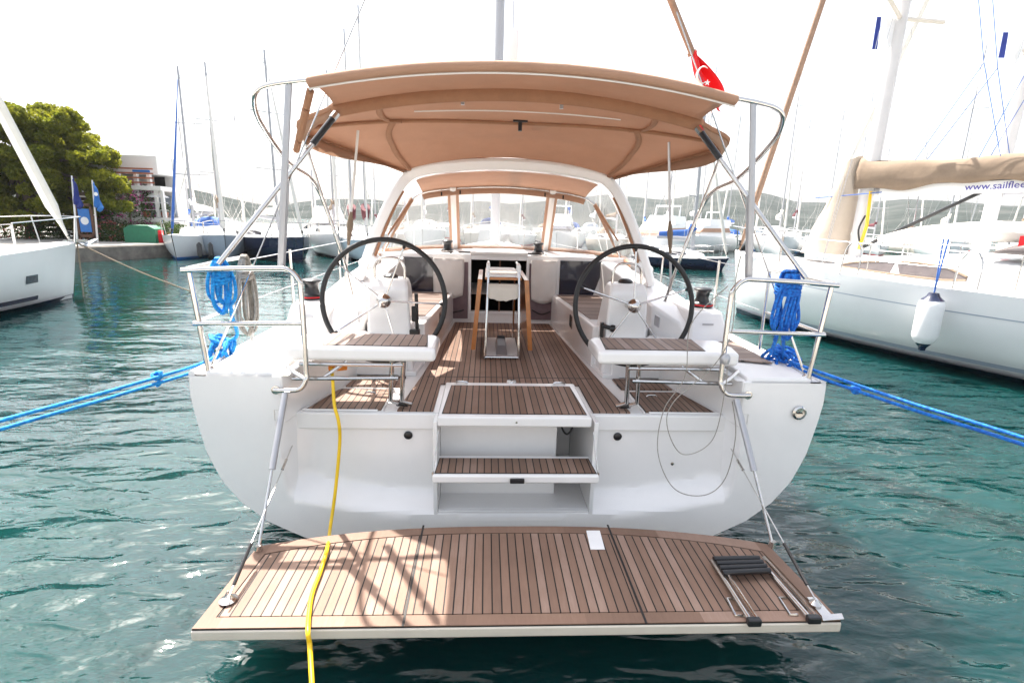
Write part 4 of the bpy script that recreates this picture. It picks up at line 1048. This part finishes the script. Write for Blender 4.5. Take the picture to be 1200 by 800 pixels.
# ---------------------------------------------------------------- left-hand neighbour
hd=R(-13)
NL=make_boat(at_bow(86,349,hd,12.5),hd,Lh=12.5,B=4.1,F=1.15,mast=17,label='white sailing yacht moored on the left with thick white furled sail on its bow',furl=sailc,furlr=.13,name='sailing_yacht',cat='sailing yacht',cover=sailc,mastf=.58)
def nl():
    rows=mb_hull(12.5,4.1,1.15)
    def hx(r,z):
        pts=sorted((p[2],p[0]) for p in r[:7]); return interp(pts,z)
    MB().grid([[(hx(r,z)+.02,r[3][1],z) for z in (.20,.24,.30)] for r in rows[2:15]]).build('lower_stripe',navy,NL)
    def hp(t,z):
        k=int(t); a,b=rows[k],rows[k+1]; f=t-k
        return Vector((lerp(hx(a,z),hx(b,z),f)+.02,lerp(a[2][1],b[2][1],f),z))
    MB().grid([[hp(t,z) for z in (.62,.70,.80)] for t in (13.35,13.6,13.85)]).build('hull_window',dglass,NL)
    # anchor & roller
    z=1.15*1.22
    MB().bx(-.06,.06,6.0,6.55,z+.02,z+.08).tube([(0,6.1,z+.06),(0,6.7,z-.02)],.035,8).build('anchor_roller',steel,NL)
    MB().extr([(-.16,6.42,z-.10),(.16,6.42,z-.10),(.05,6.85,z+.06),(-.05,6.85,z+.06)],(0,0,.03)).build('anchor',greyb,NL,bevel=.01)
local_build(NL,nl)
a=loc2w(NL,(0,6.3,1.40)); rope('bow_rope',[a,a+Vector((1.0,.6,-.75)),a+Vector((2.2,1.2,-1.45))],.02,gr2,'tan rope slanting into the water from the left yacht bow','rope',n=6)
rope('bow_rope',[a,a+Vector((.02,-.05,-.7)),a+Vector((.02,-.1,-1.45))],.018,gr2,'tan rope hanging straight down the left yacht bow','rope',n=4)
# ---------------------------------------------------------------- boats across the basin
def far(px,py,head,Lh,**k):
    hd=R(head); return make_boat(at_bow(px,py,hd,Lh),hd,Lh=Lh,detail=0,**k)
A_=far(207,304,190,8.0,B=3.0,F=.95,mast=9.2,label='white sailboat with blue furled sail moored at the end of the stone quay',cover=whitep,furl=bluec,boot=bluep,sprayc=bluec,boomz=2.1,furlr=.065)
for k,x in enumerate((234,247)):
    q=U(x,293,Y=24.3+.6*k); o=MB().tube([q+Vector((0,0,.35)),q+Vector((0,0,.25)),q-Vector((0,0,.25)),q-Vector((0,0,.33))],[.03,.11,.11,.03],10).build('fender',bplast)
    tag(o,['nearer to the stone quay of two black fenders on the small white sailboat','farther from the stone quay of two black fenders on the small white sailboat'][k],'fender','black fenders on the white sailboat')
B_=far(266,305,208,9.0,B=2.7,F=1.0,mast=9.5,label='grey hulled sailboat between the white and the navy boat',hm=greyb,cover=beige,boot=antif,boomz=2.3)
C_b=far(355,307,-138,8.0,B=3.0,F=1.0,mast=10,label='navy blue hulled sailboat lying sideways behind the left stern rail',hm=navy,cover=sailc,boot=antif,boomz=2.0)
D_=far(398,303,200,8,B=2.9,F=1.1,mast=10,label='white sailboat moored left of the maroon covered boat',cover=beige,boomz=2.4)
E_=far(432,308,194,8,B=2.8,F=.95,mast=12.5,label='pale blue sailboat with maroon sail covers seen left of the left wheel',hm=lblue,cover=maroon,boomz=2.0,furlr=.04,csz=2.0)
E2_=far(412,304,192,8,B=2.8,F=.95,mast=12.0,label='white sailboat with maroon cover close left of the pale blue one',cover=maroon,boomz=2.0,furlr=.04,csz=2.0)
F_=far(846,317,-125,5.0,B=2.2,F=.55,mast=8.5,label='navy launch lying sideways to the right of the right wheel',hm=navy,cover=bluec,boomz=1.5)
# the distant mass of boats: prototypes copied
protos=[]
def pboat(lab,**k): 
    r=make_boat((0,-400,0),0,label=lab,detail=0,**k); protos.append(r); return r
pb=[dict(Lh=11,B=3.6,F=1.25,mast=14.5,cover=bluec,sprayc=bluec),dict(Lh=12,B=3.8,F=1.35,mast=16,cover=sailc,sprayc=wcanvas,furl=sailc),dict(Lh=10,B=3.3,F=1.15,mast=12.5,cover=beige,hm=cream,sprayc=beige),dict(Lh=11,B=3.5,F=1.25,mast=15,cover=whitep,boot=bluep,sprayc=greyb),dict(Lh=9.5,B=3.1,F=1.1,mast=11.5,cover=maroon,boot=red)]
G='sailboats moored along the far side of the marina'
desc=['white sailboat with blue boom cover','white sailboat with pale boom cover','cream sailboat with beige boom cover','white sailboat with blue waterline stripe','white sailboat with maroon boom cover']
spots=[]
for i,px in enumerate((225,258,292,330,368,400,446,476,503,528,556,582,612,640,662,694,722,752,782,818,850,880,906,932,960,988,1024,1062,1105,1150,1195)):
    spots.append((px+random.uniform(-5,5),random.uniform(40,52)+(12 if i%2 else 0),random.choice((170,178,184,190,6,-5,175)),(i*3+i//4)%5))
near_words=lambda px: ('behind the quayside sailboats' if px<300 else 'behind the left stern rail' if px<380 else 'beyond the left wheel' if px<470 else 'seen through the left sprayhood window' if px<528 else 'seen through the middle sprayhood window' if px<640 else 'seen through the right sprayhood window' if px<720 else 'beyond the right wheel' if px<830 else 'behind the right stern rail' if px<960 else 'behind the big right-hand yachts')
count={}
plan=[]
for px,Y,hd_,k in spots:
    key=(k,near_words(px)); count.setdefault(key,[]).append((px,Y,hd_))
made={}
for (k,w),lst in count.items():
    lst.sort(key=lambda q:q[0])
    for i,(px,Y,hd_) in enumerate(lst):
        suff='' if len(lst)==1 else (', leftmost of that kind there' if i==0 else ', rightmost of that kind there' if i==len(lst)-1 else ', middle one there')
        lab=desc[k]+' '+w+suff.replace(' of that kind','')
        if k not in made: o=make_boat((0,0,0),0,label=lab,group=G,detail=0,**pb[k]); made[k]=o
        else: o=copy_tree(made[k]); 
        q=U(px,280,Y=Y); o.location=(q.x,Y,0); o.rotation_euler=(0,0,R(hd_+random.uniform(-5,5))-math.atan2(q.x,Y)*.8); s=random.uniform(.82,1.08); o.scale=(s,s,s*random.uniform(.88,1.12)*(.72 if px<480 else 1))
        o['label']=lab; o['group']=G
# motor yachts
def motor(px,Y,head,Lh,lab,hm=gelN,win=beige):
    root=empty('motor_yacht',(0,0,0),lab,'motor yacht','motor yachts across the basin')
    rows=mb_hull(Lh,Lh*.32,1.3); mb=MB().grid(rows); mb.f.append(tuple(range(len(rows[0])))); mb.build('hull',hm,root)
    MB().grid([[(r[0][0]*.98,r[0][1],r[0][2]),(r[-1][0]*.98,r[0][1],r[0][2])] for r in rows]).build('deck',gelR,root)
    def blk(t0,t1,w,z0,z1,nm,m,par,in_=.25):
        y0,y1=-Lh/2+Lh*t0,-Lh/2+Lh*t1; w=w*Lh*.16
        return MB().grid([[(-w,y0,z0),(w,y0,z0),(w*.9,y1,z0),(-w*.9,y1,z0)],[(-w*.85,y0+.1,z1),(w*.85,y0+.1,z1),(w*.7,y1-in_*3,z1),(-w*.7,y1-in_*3,z1)]],closed=True).add([(-w*.85,y0+.1,z1),(w*.85,y0+.1,z1),(w*.7,y1-in_*3,z1),(-w*.7,y1-in_*3,z1)],[(0,1,2,3)]).build(nm,m,par,bevel=.05)
    c=blk(.15,.72,.8,1.35,2.3,'cabin',gelN,root,.4)
    blk(.16,.70,.83,1.75,2.12,'window_band',win,c,.33)
    f=blk(.12,.5,.68,2.3,2.85,'flybridge',gelN,root,.1)
    MB().tube([(-.8,-Lh*.2,2.8),(-.8,-Lh*.22,3.5),(.8,-Lh*.22,3.5),(.8,-Lh*.2,2.8)],.06,6).build('radar_arch',gelN,root)
    q=U(px,280,Y=Y); root.location=(q.x,Y,0); root.rotation_euler=(0,0,R(head)); return root
motor(772,33,150,10,'white motor yacht with tan windows moored right of the right wheel',win=canvas)
motor(820,46,125,9,'long white motor yacht with flybridge behind the navy launch',win=canvas)
motor(388,36,-160,9,'white motor yacht moored behind the left rail beside the maroon sails',win=dglass)
motor(655,40,170,9,'white motor yacht seen through the right part of the sprayhood window',win=dglass)
# ---------------------------------------------------------------- left shore
qy=MB(); P=[U(-160,306,Z=0),U(80,308,Z=0),U(203,301,Z=0)]
far_=[U(203,301,Z=0)+Vector((1.2,6,0)),U(203,301,Z=0)+Vector((1,60,0)),U(-160,306,Z=0)+Vector((-60,60,0)),U(-160,306,Z=0)+Vector((-60,-4,0))]
poly=[(p.x,p.y) for p in P]+[(p.x,p.y) for p in far_]
tag(MB().prism(poly,-1.0,.62).build('quay',stone,bevel=.03),kind='structure')
tag(MB().prism([(p[0],p[1]+.35) for p in poly[:3]]+poly[3:],.62,.66).build('quay_paving',conc),kind='structure')
# foliage helper
def leaves(mb,c,rad,n,s,flat=.7,shell=.55):
    for _ in range(n):
        while True:
            d=Vector((random.uniform(-1,1),random.uniform(-1,1),random.uniform(-1,1)))
            if .05<d.length<1: break
        d=d.normalized()*(shell+(1-shell)*random.random()**.6)
        p=Vector(c)+Vector((d.x*rad[0],d.y*rad[1],d.z*rad[2]))
        a=Vector((random.gauss(0,1),random.gauss(0,1),random.gauss(0,1))).normalized(); b=a.orthogonal().normalized(); b=Matrix.Rotation(random.uniform(0,6),3,a)@b
        k=s*random.uniform(.6,1.4); mb.add([p-a*k,p+b*k*.45,p+a*k,p-b*k*.45],[(0,1,2,3)])
def pine_tree(base,h,crowns,lab,mt,n=900,leafs=.11,group=None,nm='pine_tree'):
    root=empty(nm,base,lab,'tree',group)
    tk=MB(); top=max(c[2]+base[2] for c,_ in crowns)
    tk.tube(cr([base,Vector(base)+Vector((.2,0,h*.3)),Vector(base)+Vector((-.1,0,h*.62))],5),[.32,.3,.29,.28,.27,.26,.24,.22,.2,.18,.16],9)
    for c,r in crowns: 
        e=Vector(base)+Vector(c); tk.tube([Vector(base)+Vector((0,0,h*random.uniform(.25,.5))),e.lerp(Vector(base)+Vector((0,0,h*.5)),.5)+Vector((0,0,-.2)),e],[.13,.08,.03],6)
    tk.build('trunk',bark,root,smooth=True)
    cm=MB()
    for c,r in crowns:
        e=Vector(base)+Vector(c)
        sub=max(6,int(r*9))
        for _ in range(sub):
            d=Vector((random.gauss(0,1),random.gauss(0,1),abs(random.gauss(0,.8))-.25)).normalized()*r*random.uniform(.45,1)
            rr=r*random.uniform(.22,.40)
            leaves(cm,e+Vector((d.x,d.y,d.z*.8)),(rr,rr,rr*.7),int(n*rr*rr),leafs,shell=.3)
    cm.build('crown',mt,root,smooth=False); return root
# big pine made of crowns seen between x 0..145
def rel(base,px,py,Y,dy=0): return U(px,py,Y=Y)-Vector(base)
b=Vector((U(38,275,Y=28.5).x,28.5,.64))
cw=[((rel(b,15,150,28)),1.7),((rel(b,50,150,29)),1.7),((rel(b,-25,150,28.5)),2.2),((rel(b,80,175,28.5)),1.6),((rel(b,108,185,28)),1.2),((rel(b,118,215,28)),1.35),((rel(b,125,240,27.5)),1.1),((rel(b,90,215,28)),1.5),((rel(b,60,200,29)),1.8),((rel(b,15,205,28)),1.9),((rel(b,-30,220,28)),2.2),((rel(b,60,240,28)),1.5),((rel(b,20,245,28.5)),1.3),((rel(b,70,165,30)),1.5),((rel(b,100,245,29)),1.1),((rel(b,36,180,27.3)),1.4),((rel(b,45,258,28)),1.5),((rel(b,-5,250,28)),1.7),((rel(b,95,262,29)),1.1),((rel(b,130,218,28.5)),1.0),((rel(b,70,140,28.5)),1.2)]
pine_tree(b,8.2,[((c.x,c.y,c.z),r) for c,r in cw],'large spreading pine tree with yellow-green crown on the left quay',pine,n=1900,leafs=.10)
# hedge / shrubs and flowers along quay
def shrub(px,py,Y,r,lab,mt=leaf,nm='shrub',pot=False,fl=None,n=420,cat='shrub'):
    p=U(px,py,Y=Y); root=empty(nm,(p.x,Y,.66),lab,cat)
    mb=MB(); leaves(mb,p,(r,r,r*.9),int(n*r*r*3)+160,.07,shell=.5); mb.build('foliage',mt,root,smooth=False)
    MB().tube([(p.x,Y,.66),(p.x,Y,p.z)],[.06,.04],6).build('stem',bark,root)
    if fl: mb=MB(); leaves(mb,p+Vector((0,-.1,.1)),(r,r,r*.9),int(90*r*r*3)+50,.06,shell=.8); mb.build('flowers',fl,root,smooth=False)['kind']='stuff'
    if pot: MB().lathe((p.x,Y,.66),[(0,0),(.22,0),(.30,.42),(.33,.44),(0,.42)],14).build('pot',terra,root)
    return root
shrub(195,271,28.2,.62,'round clipped bush in a terracotta pot at the quay end',pot=True,nm='topiary_bush')
shrub(213,273,29.5,.55,'dark round bush behind the blue furled sail')
shrub(152,250,30,1.3,'bougainvillea with purple flowers climbing beside the white building',fl=bougf,mt=leaf,nm='bougainvillea',n=300)
shrub(160,232,31,1.0,'bougainvillea with purple flowers below the upper balcony',fl=bougf,mt=leaf,nm='bougainvillea',n=260)
shrub(132,276,28,.75,'pink flowering oleander left of the green covered box',fl=pinkf,nm='oleander_bush')
shrub(146,277,28,.6,'low green bush touching the green covered box')
shrub(118,272,29,.8,'pink flowering bush behind the quay wall',fl=pinkf,nm='oleander_bush')
shrub(28,283,28,.9,'dark green shrub at the left with orange flowers beneath the pine',fl=pinkf)
shrub(52,280,28.6,.9,'plain dark green shrub beneath the pine')
shrub(78,262,30,1.2,'tall dark shrub behind the flagpoles',n=260)
shrub(5,270,30,1.5,'broad dark shrub at the far left beneath the pine',n=260)
# pergola / brown hut beneath the tree
p=U(70,287,Y=29.5); mb=MB()
root=empty('timber_kiosk',(p.x,30.2,.66),'brown slatted timber kiosk under the pine tree','kiosk')
for k in range(9): mb.bx(p.x-1.6,p.x+1.9,30.0,30.06,.75+k*.24,.92+k*.24)
mb.build('slatted_wall',brownw,root); MB().bx(p.x-1.9,p.x+2.2,29.6,31.5,2.95,3.1).build('roof',brownw,root)
for x in(-1.7,0,2.0): MB().bx(p.x+x-.06,p.x+x+.06,29.7,29.82,.66,2.95).build('post',brownw,root)
# info board
p=U(103,284,Y=27.0); root=empty('notice_board',(p.x,27.0,.66),'brown framed notice board with a pale blue poster beside the flagpoles','notice board')
mb=MB(); w=.40
mb.bx(p.x-w,p.x-w+.09,27,27.1,.66,2.45).bx(p.x+w-.09,p.x+w,27,27.1,.66,2.45).bx(p.x-w,p.x+w,27,27.1,2.36,2.5).bx(p.x-w,p.x+w,27,27.1,.86,1.0).build('frame',brownw,root)
ps=MB().bx(p.x-.27,p.x+.27,27.02,27.06,1.12,2.24).build('poster',bluep,root); MB().lathe((p.x,27.015,1.66),[(0,0),(.19,.001),(.19,.003),(0,.004)],24,(0,-1,0)).build('poster_disc',whitep,ps)
for (x0,y0,x1,y1,lab) in((84,206,91,286,'left flagpole with a limp dark blue flag on the quay'),(108,211,115,287,'right flagpole with a limp brighter blue flag on the quay')):
    a=U(x0,y0,Y=26.3); bq=U(x1,y1,Y=26.3); bq.z=.66
    root=empty('flagpole',tuple(bq),lab,'flagpole','flagpoles on the quay'); MB().tube([bq,a],[.045,.03],8).build('pole',whitep if x0==84 else wcanvas,root)
    rr=[]
    for i in range(12):
        t=i/11; c=a.lerp(bq,.02+.40*t)
        rr.append([c+Vector((u*(.06+.36*t**.7*(1-max(0,t-.85)*5))+.02,.07*math.sin(u*9+t*5),-.25*u)) for u in [j/6 for j in range(7)]])
    f=MB().grid(rr).build('flag',flagb if x0==84 else bluep,root,solid=.01)
    if x0!=84: c=a.lerp(bq,.22); MB().lathe(c+Vector((.2,-.12,0)),[(0,0),(.09,.001),(.09,.004),(0,.005)],14,(0,-1,0)).build('flag_emblem',whitep,f)
# green covered box, red bins
p=U(168,288,Y=27.2); g=MB().grid([[(p.x-.75,y,.66),(p.x-.75,y,1.35),(p.x-.45,y,1.52),(p.x+.45,y,1.52),(p.x+.78,y,1.35),(p.x+.78,y,.66)] for y in(27.0,27.9)])
g.f+= [tuple(range(6)),tuple(range(6,12))]; tag(g.build('covered_stall',greenc,bevel=.03),'green canvas covered box on the stone quay','box')
for x,lab in((184,'red drum next to the green covered box'),(188,'red drum nearest the clipped bush')):
    p=U(x,284,Y=27.4); o=MB().lathe((p.x,27.4,.66),[(0,0),(.19,0),(.20,.3),(.19,.62),(0,.63)],16).build('drum',red); tag(o,lab,'drum','red drums on the quay')
# white building
BY=31.0
bx0=U(110,200,Y=BY).x; bx1=U(184,200,Y=BY).x
zt=U(160,183,Y=BY).z; zf2=U(160,217,Y=BY).z; zf1=U(160,254,Y=BY).z
root=empty('waterfront_building',(bx0,BY,.66),'white three storey waterfront building with open terraces and blue sign','building')
W=lambda *a: MB().bx(*a)
xm=U(144,190,Y=BY).x; xt=U(198,218,Y=BY).x
W(bx0-4,bx1,BY+1.5,BY+2.6,.66,zt-.1).build('wall',wallp,root)
W(bx0-4.2,bx1+.15,BY-.2,BY+2.8,zt-.95,zt+.05).build('roof_band',wallp,root,bevel=.03)
W(bx0-4.4,xm,BY-.6,BY+2.9,zt-.55,zt-.08).build('awning',maroon if False else brownw,root)
W(bx0-1,xt,BY-.8,BY+1.6,zf2-.28,zf2-.05).build('terrace_slab',wallp,root,bevel=.02)
W(bx0-1,xt+.4,BY-.9,BY+1.6,zf1-.25,zf1-.02).build('terrace_slab',wallp,root,bevel=.02)
for px in(148,168,183): 
    x=U(px,230,Y=BY).x
    W(x-.09,x+.09,BY-.5,BY-.32,zf2-.05,zt-.9).build('column',wallp,root)
for px in(152,168,190,197):
    x=U(px,230,Y=BY).x; W(x-.08,x+.08,BY-.6,BY-.44,zf1,zf2-.28).build('column',wallp,root)
for px in(157,172,190):
    x=U(px,270,Y=BY).x; W(x-.09,x+.09,BY-.6,BY-.42,.66,zf1-.25).build('column',wallp,root)
mb=MB()
for k in range(4): mb.bx(xm-.3,bx1+.2,BY-.75,BY-.70,zf2+.08+k*.24,zf2+.16+k*.24)
mb.build('railing',terra,root)
mb=MB()
for k in range(2): mb.tube([(xm,BY-.8,zf1+.4+k*.4),(xt+.3,BY-.8,zf1+.4+k*.4)],.02,5)
mb.build('railing',wallp,root)
x0=U(161,200,Y=BY).x; x1=U(173,200,Y=BY).x
W(x0,x1,BY+1.42,BY+1.52,zf2,zt-1.0).build('window',dark,root)
x0=U(148,240,Y=BY).x; W(x0,xt-.6,BY+1.40,BY+1.5,zf1+.1,zf2-.5).build('window',greyb,root)
MB().bx(U(158,198,Y=BY).x,U(178,198,Y=BY).x,BY-.24,BY-.21,zt-.86,zt-.74).build('sign_underline',bluep,root)
for k,(px,lab) in enumerate(((172,'left potted plant on the middle terrace'),(193,'right potted plant on the middle terrace'))):
    p=U(px,250,Y=BY-.3); r_=empty('potted_plant',(p.x,BY-.3,zf1),lab,'plant','potted plants on the terrace'); mb=MB(); leaves(mb,(p.x,BY-.3,zf1+.5),(.32,.3,.3),260,.06); mb.build('foliage',leaf,r_,smooth=False); MB().lathe((p.x,BY-.3,zf1),[(0,0),(.15,0),(.2,.3),(0,.3)],10).build('pot',terra,r_)
p=U(185,242,Y=BY-.3); r_=empty('parasol',(p.x,BY-.2,zf1),'small white parasol on the middle terrace','parasol'); MB().lathe((p.x,BY-.2,zf1+1.1),[(.55,0),(.3,.18),(.02,.28),(0,.28)],12).build('canopy',whitep,r_); MB().tube([(p.x,BY-.2,zf1),(p.x,BY-.2,zf1+1.3)],.02,6).build('pole',alu,r_)
# ---------------------------------------------------------------- far pontoon, quay near camera, hills, water
tag(MB().bx(-16,60,66,70,-.5,.6).build('far_quay',conc),kind='structure')
tag(MB().bx(-30,30,-12,.75,-3,.85).build('near_quay',conc,bevel=.02),kind='structure')
def ridge(px):
    return interp([(-600,212),(-200,205),(60,200),(140,205),(178,211),(215,224),(260,234),(300,243),(325,247),(345,243),(380,238),(440,239),(480,247),(530,243),(565,240),(600,243),(640,239),(680,235),(710,232),(745,236),(780,240),(830,232),(865,227),(900,233),(935,243),(1000,243),(1060,240),(1120,243),(1180,248),(1500,240),(1900,230)],px)
hb=MB(); rows=[]
cols=[-500+i*9 for i in range(256)]
for k in range(26):
    t=k/25; row=[]
    for px in cols:
        rr=ray(px,ridge(px)-5); tan=rr.z/math.hypot(rr.x,rr.y); az=math.atan2(rr.x,rr.y)
        D0=260+70*math.sin(az*5+1)+40*math.sin(az*13); D1=560+90*math.sin(az*3)+ (120 if px>330 else -60)
        D=lerp(D0,D1*1.25,t); zr=2.3+D1*tan
        f=math.sin(min(1,t*1.25)*math.pi/2)**1.4 if t<.8 else 1-.5*(t-.8)/.2
        x,y=CX+D*math.sin(az),D*math.cos(az)
        nz=noise.fractal(Vector((x*.012,y*.012,0)),1.0,2.0,5)
        z=zr*f+ nz*7*f*(1-f*.9)-1.5*(1-f)
        if .75<t<.85: z=zr*f+.9*noise.fractal(Vector((x*.05,y*.05,0)),1,2,4)
        row.append((x,y,z))
    rows.append(row)
hb.grid(rows)
hm_,nt,bs=nodes('hillside_scrub'); tc=N(nt,'ShaderNodeTexCoord'); n1=N(nt,'ShaderNodeTexNoise'); n1.inputs['Scale'].default_value=.035; n1.inputs['Detail'].default_value=10; n1.inputs['Roughness'].default_value=.7
L(nt,tc.outputs['Object'],n1.inputs['Vector']); L(nt,ramp(nt,n1.outputs['Fac'],[(.35,(.022,.030,.027)),(.5,(.038,.046,.043)),(.62,(.065,.070,.066))]),bs.inputs['Base Color']); bs.inputs['Roughness'].default_value=1; bs.inputs['Specular IOR Level'].default_value=0
structo('hills',hb,hm_)
# water
wm,nt,bs=nodes('sea_water')
tc=N(nt,'ShaderNodeTexCoord'); 
def nz(sc_,det,rough,stretch=(1,1,1),dist=0,rot=0):
    mp=N(nt,'ShaderNodeMapping'); mp.inputs['Scale'].default_value=stretch; mp.inputs['Rotation'].default_value=(0,0,rot)
    n=N(nt,'ShaderNodeTexNoise'); n.inputs['Scale'].default_value=sc_; n.inputs['Detail'].default_value=det; n.inputs['Roughness'].default_value=rough; n.inputs['Distortion'].default_value=dist
    L(nt,tc.outputs['Object'],mp.inputs[0]); L(nt,mp.outputs[0],n.inputs['Vector']); return n.outputs['Fac']
w1=nz(1.0,1,.4,(.6,1.6,1),.7,.2); w2=nz(3.2,1.5,.45,(.7,1.7,1),.8,-.15); w3=nz(13,2,.5,(.8,1.4,1),.3,.1)
def Mth(op,a,b):
    n=N(nt,'ShaderNodeMath',operation=op)
    for i,v in enumerate((a,b)):
        if isinstance(v,(int,float)): n.inputs[i].default_value=v
        else: L(nt,v,n.inputs[i])
    return n.outputs[0]
hsum=Mth('ADD',Mth('ADD',Mth('MULTIPLY',w1,.30),Mth('MULTIPLY',w2,.105)),Mth('MULTIPLY',w3,.016))
sxy=N(nt,'ShaderNodeSeparateXYZ'); L(nt,tc.outputs['Object'],sxy.inputs[0]); cm_=N(nt,'ShaderNodeMapRange'); cm_.inputs['From Min'].default_value=3; cm_.inputs['From Max'].default_value=10; cm_.inputs['To Min'].default_value=1; cm_.inputs['To Max'].default_value=.2; L(nt,sxy.outputs['Y'],cm_.inputs[0]); hsum=Mth('MULTIPLY',hsum,cm_.outputs[0])
hsum=Mth('MULTIPLY',hsum,Mth('ADD',.45,Mth('MULTIPLY',nz(.16,2,.5,(.6,1.3,1)),1.1)))
bp=N(nt,'ShaderNodeBump'); bp.inputs['Strength'].default_value=1.0; bp.inputs['Distance'].default_value=WAVE
L(nt,hsum,bp.inputs['Height']); L(nt,bp.outputs[0],bs.inputs['Normal'])
c=ramp(nt,nz(.22,3,.6),[(.3,(.0022,.019,.023)),(.7,(.0028,.044,.040))]); L(nt,c,bs.inputs['Base Color'])
bs.inputs['Subsurface Weight'].default_value=1.0; bs.inputs['Subsurface Radius'].default_value=(.5,2.2,1.9); bs.inputs['Subsurface Scale'].default_value=1.3
bs.inputs['Roughness'].default_value=.04; bs.inputs['IOR'].default_value=1.45; bs.inputs['Specular IOR Level'].default_value=.5
mb=MB(); S=1500
xs=[-S,-300,-60,-20,0,20,60,300,S]
mb.grid([[(x,y,0) for x in xs] for y in xs]); structo('water',mb,wm,smooth=False)
# haze
if HAZE:
    hz=MB().bx(-1300,1300,-1300,1300,-5,130).build('haze',MATS['gelcoat'],smooth=False); hz['kind']='stuff'
    hzm=bpy.data.materials.new('haze_air'); hzm.use_nodes=True; nt=hzm.node_tree; nt.nodes.clear()
    o=nt.nodes.new('ShaderNodeOutputMaterial'); pv=nt.nodes.new('ShaderNodeVolumePrincipled'); pv.inputs['Color'].default_value=(.93,.95,1,1); pv.inputs['Density'].default_value=HAZE; pv.inputs['Anisotropy'].default_value=0
    nt.links.new(pv.outputs[0],o.inputs['Volume']); hz.data.materials[0]=hzm
# ---------------------------------------------------------------- light, world, camera
sc.world=bpy.data.worlds.new('World'); sc.world.use_nodes=True; nt=sc.world.node_tree
bg=nt.nodes['Background']; sky=nt.nodes.new('ShaderNodeTexSky'); sky.sky_type='NISHITA'; sky.sun_disc=False
SD=Vector(SUN).normalized(); el=math.asin(SD.z); azm=math.atan2(SD.x,SD.y)
sky.sun_elevation=el; sky.sun_rotation=azm%(2*math.pi); sky.dust_density=4.5; sky.air_density=1.2; sky.ozone_density=1.0
hs=nt.nodes.new('ShaderNodeHueSaturation'); hs.inputs['Saturation'].default_value=.42; hs.inputs['Value'].default_value=1.0
nt.links.new(sky.outputs[0],hs.inputs['Color']); nt.links.new(hs.outputs[0],bg.inputs[0]); bg.inputs[1].default_value=SKY
sl=bpy.data.lights.new('sun','SUN'); sl.energy=SUNE; sl.angle=R(.6); sl.color=(1,.93,.84)
so=bpy.data.objects.new('sun',sl); col.objects.link(so); so.rotation_euler=(-SD).to_track_quat('-Z','Y').to_euler(); so.location=(0,0,30)
cam=bpy.data.cameras.new('camera'); co=bpy.data.objects.new('camera',cam); col.objects.link(co); sc.camera=co
cam.sensor_width=36; cam.lens=18.0; cam.clip_end=5000; cam.clip_start=.05
fw=Vector((math.sin(YAW)*math.cos(PITCH),math.cos(YAW)*math.cos(PITCH),-math.sin(PITCH)))
right=Vector((math.cos(YAW),-math.sin(YAW),0)); up=right.cross(fw)
r2=right*math.cos(ROLL)+up*(math.sin(ROLL))*1; u2=-right*math.sin(ROLL)+up*math.cos(ROLL)
M=Matrix((( r2.x,u2.x,-fw.x),(r2.y,u2.y,-fw.y),(r2.z,u2.z,-fw.z))).to_4x4(); M.translation=Vector((CX,0,CZ)); co.matrix_world=M
sc.view_settings.view_transform='Standard'; sc.view_settings.look='None'; sc.view_settings.gamma=1; sc.view_settings.exposure=EXPO
sc.render.engine='CYCLES'; sc.render.resolution_x=1024; sc.render.resolution_y=682
sc.cycles.volume_bounces=1; sc.cycles.max_bounces=8; sc.cycles.transparent_max_bounces=16
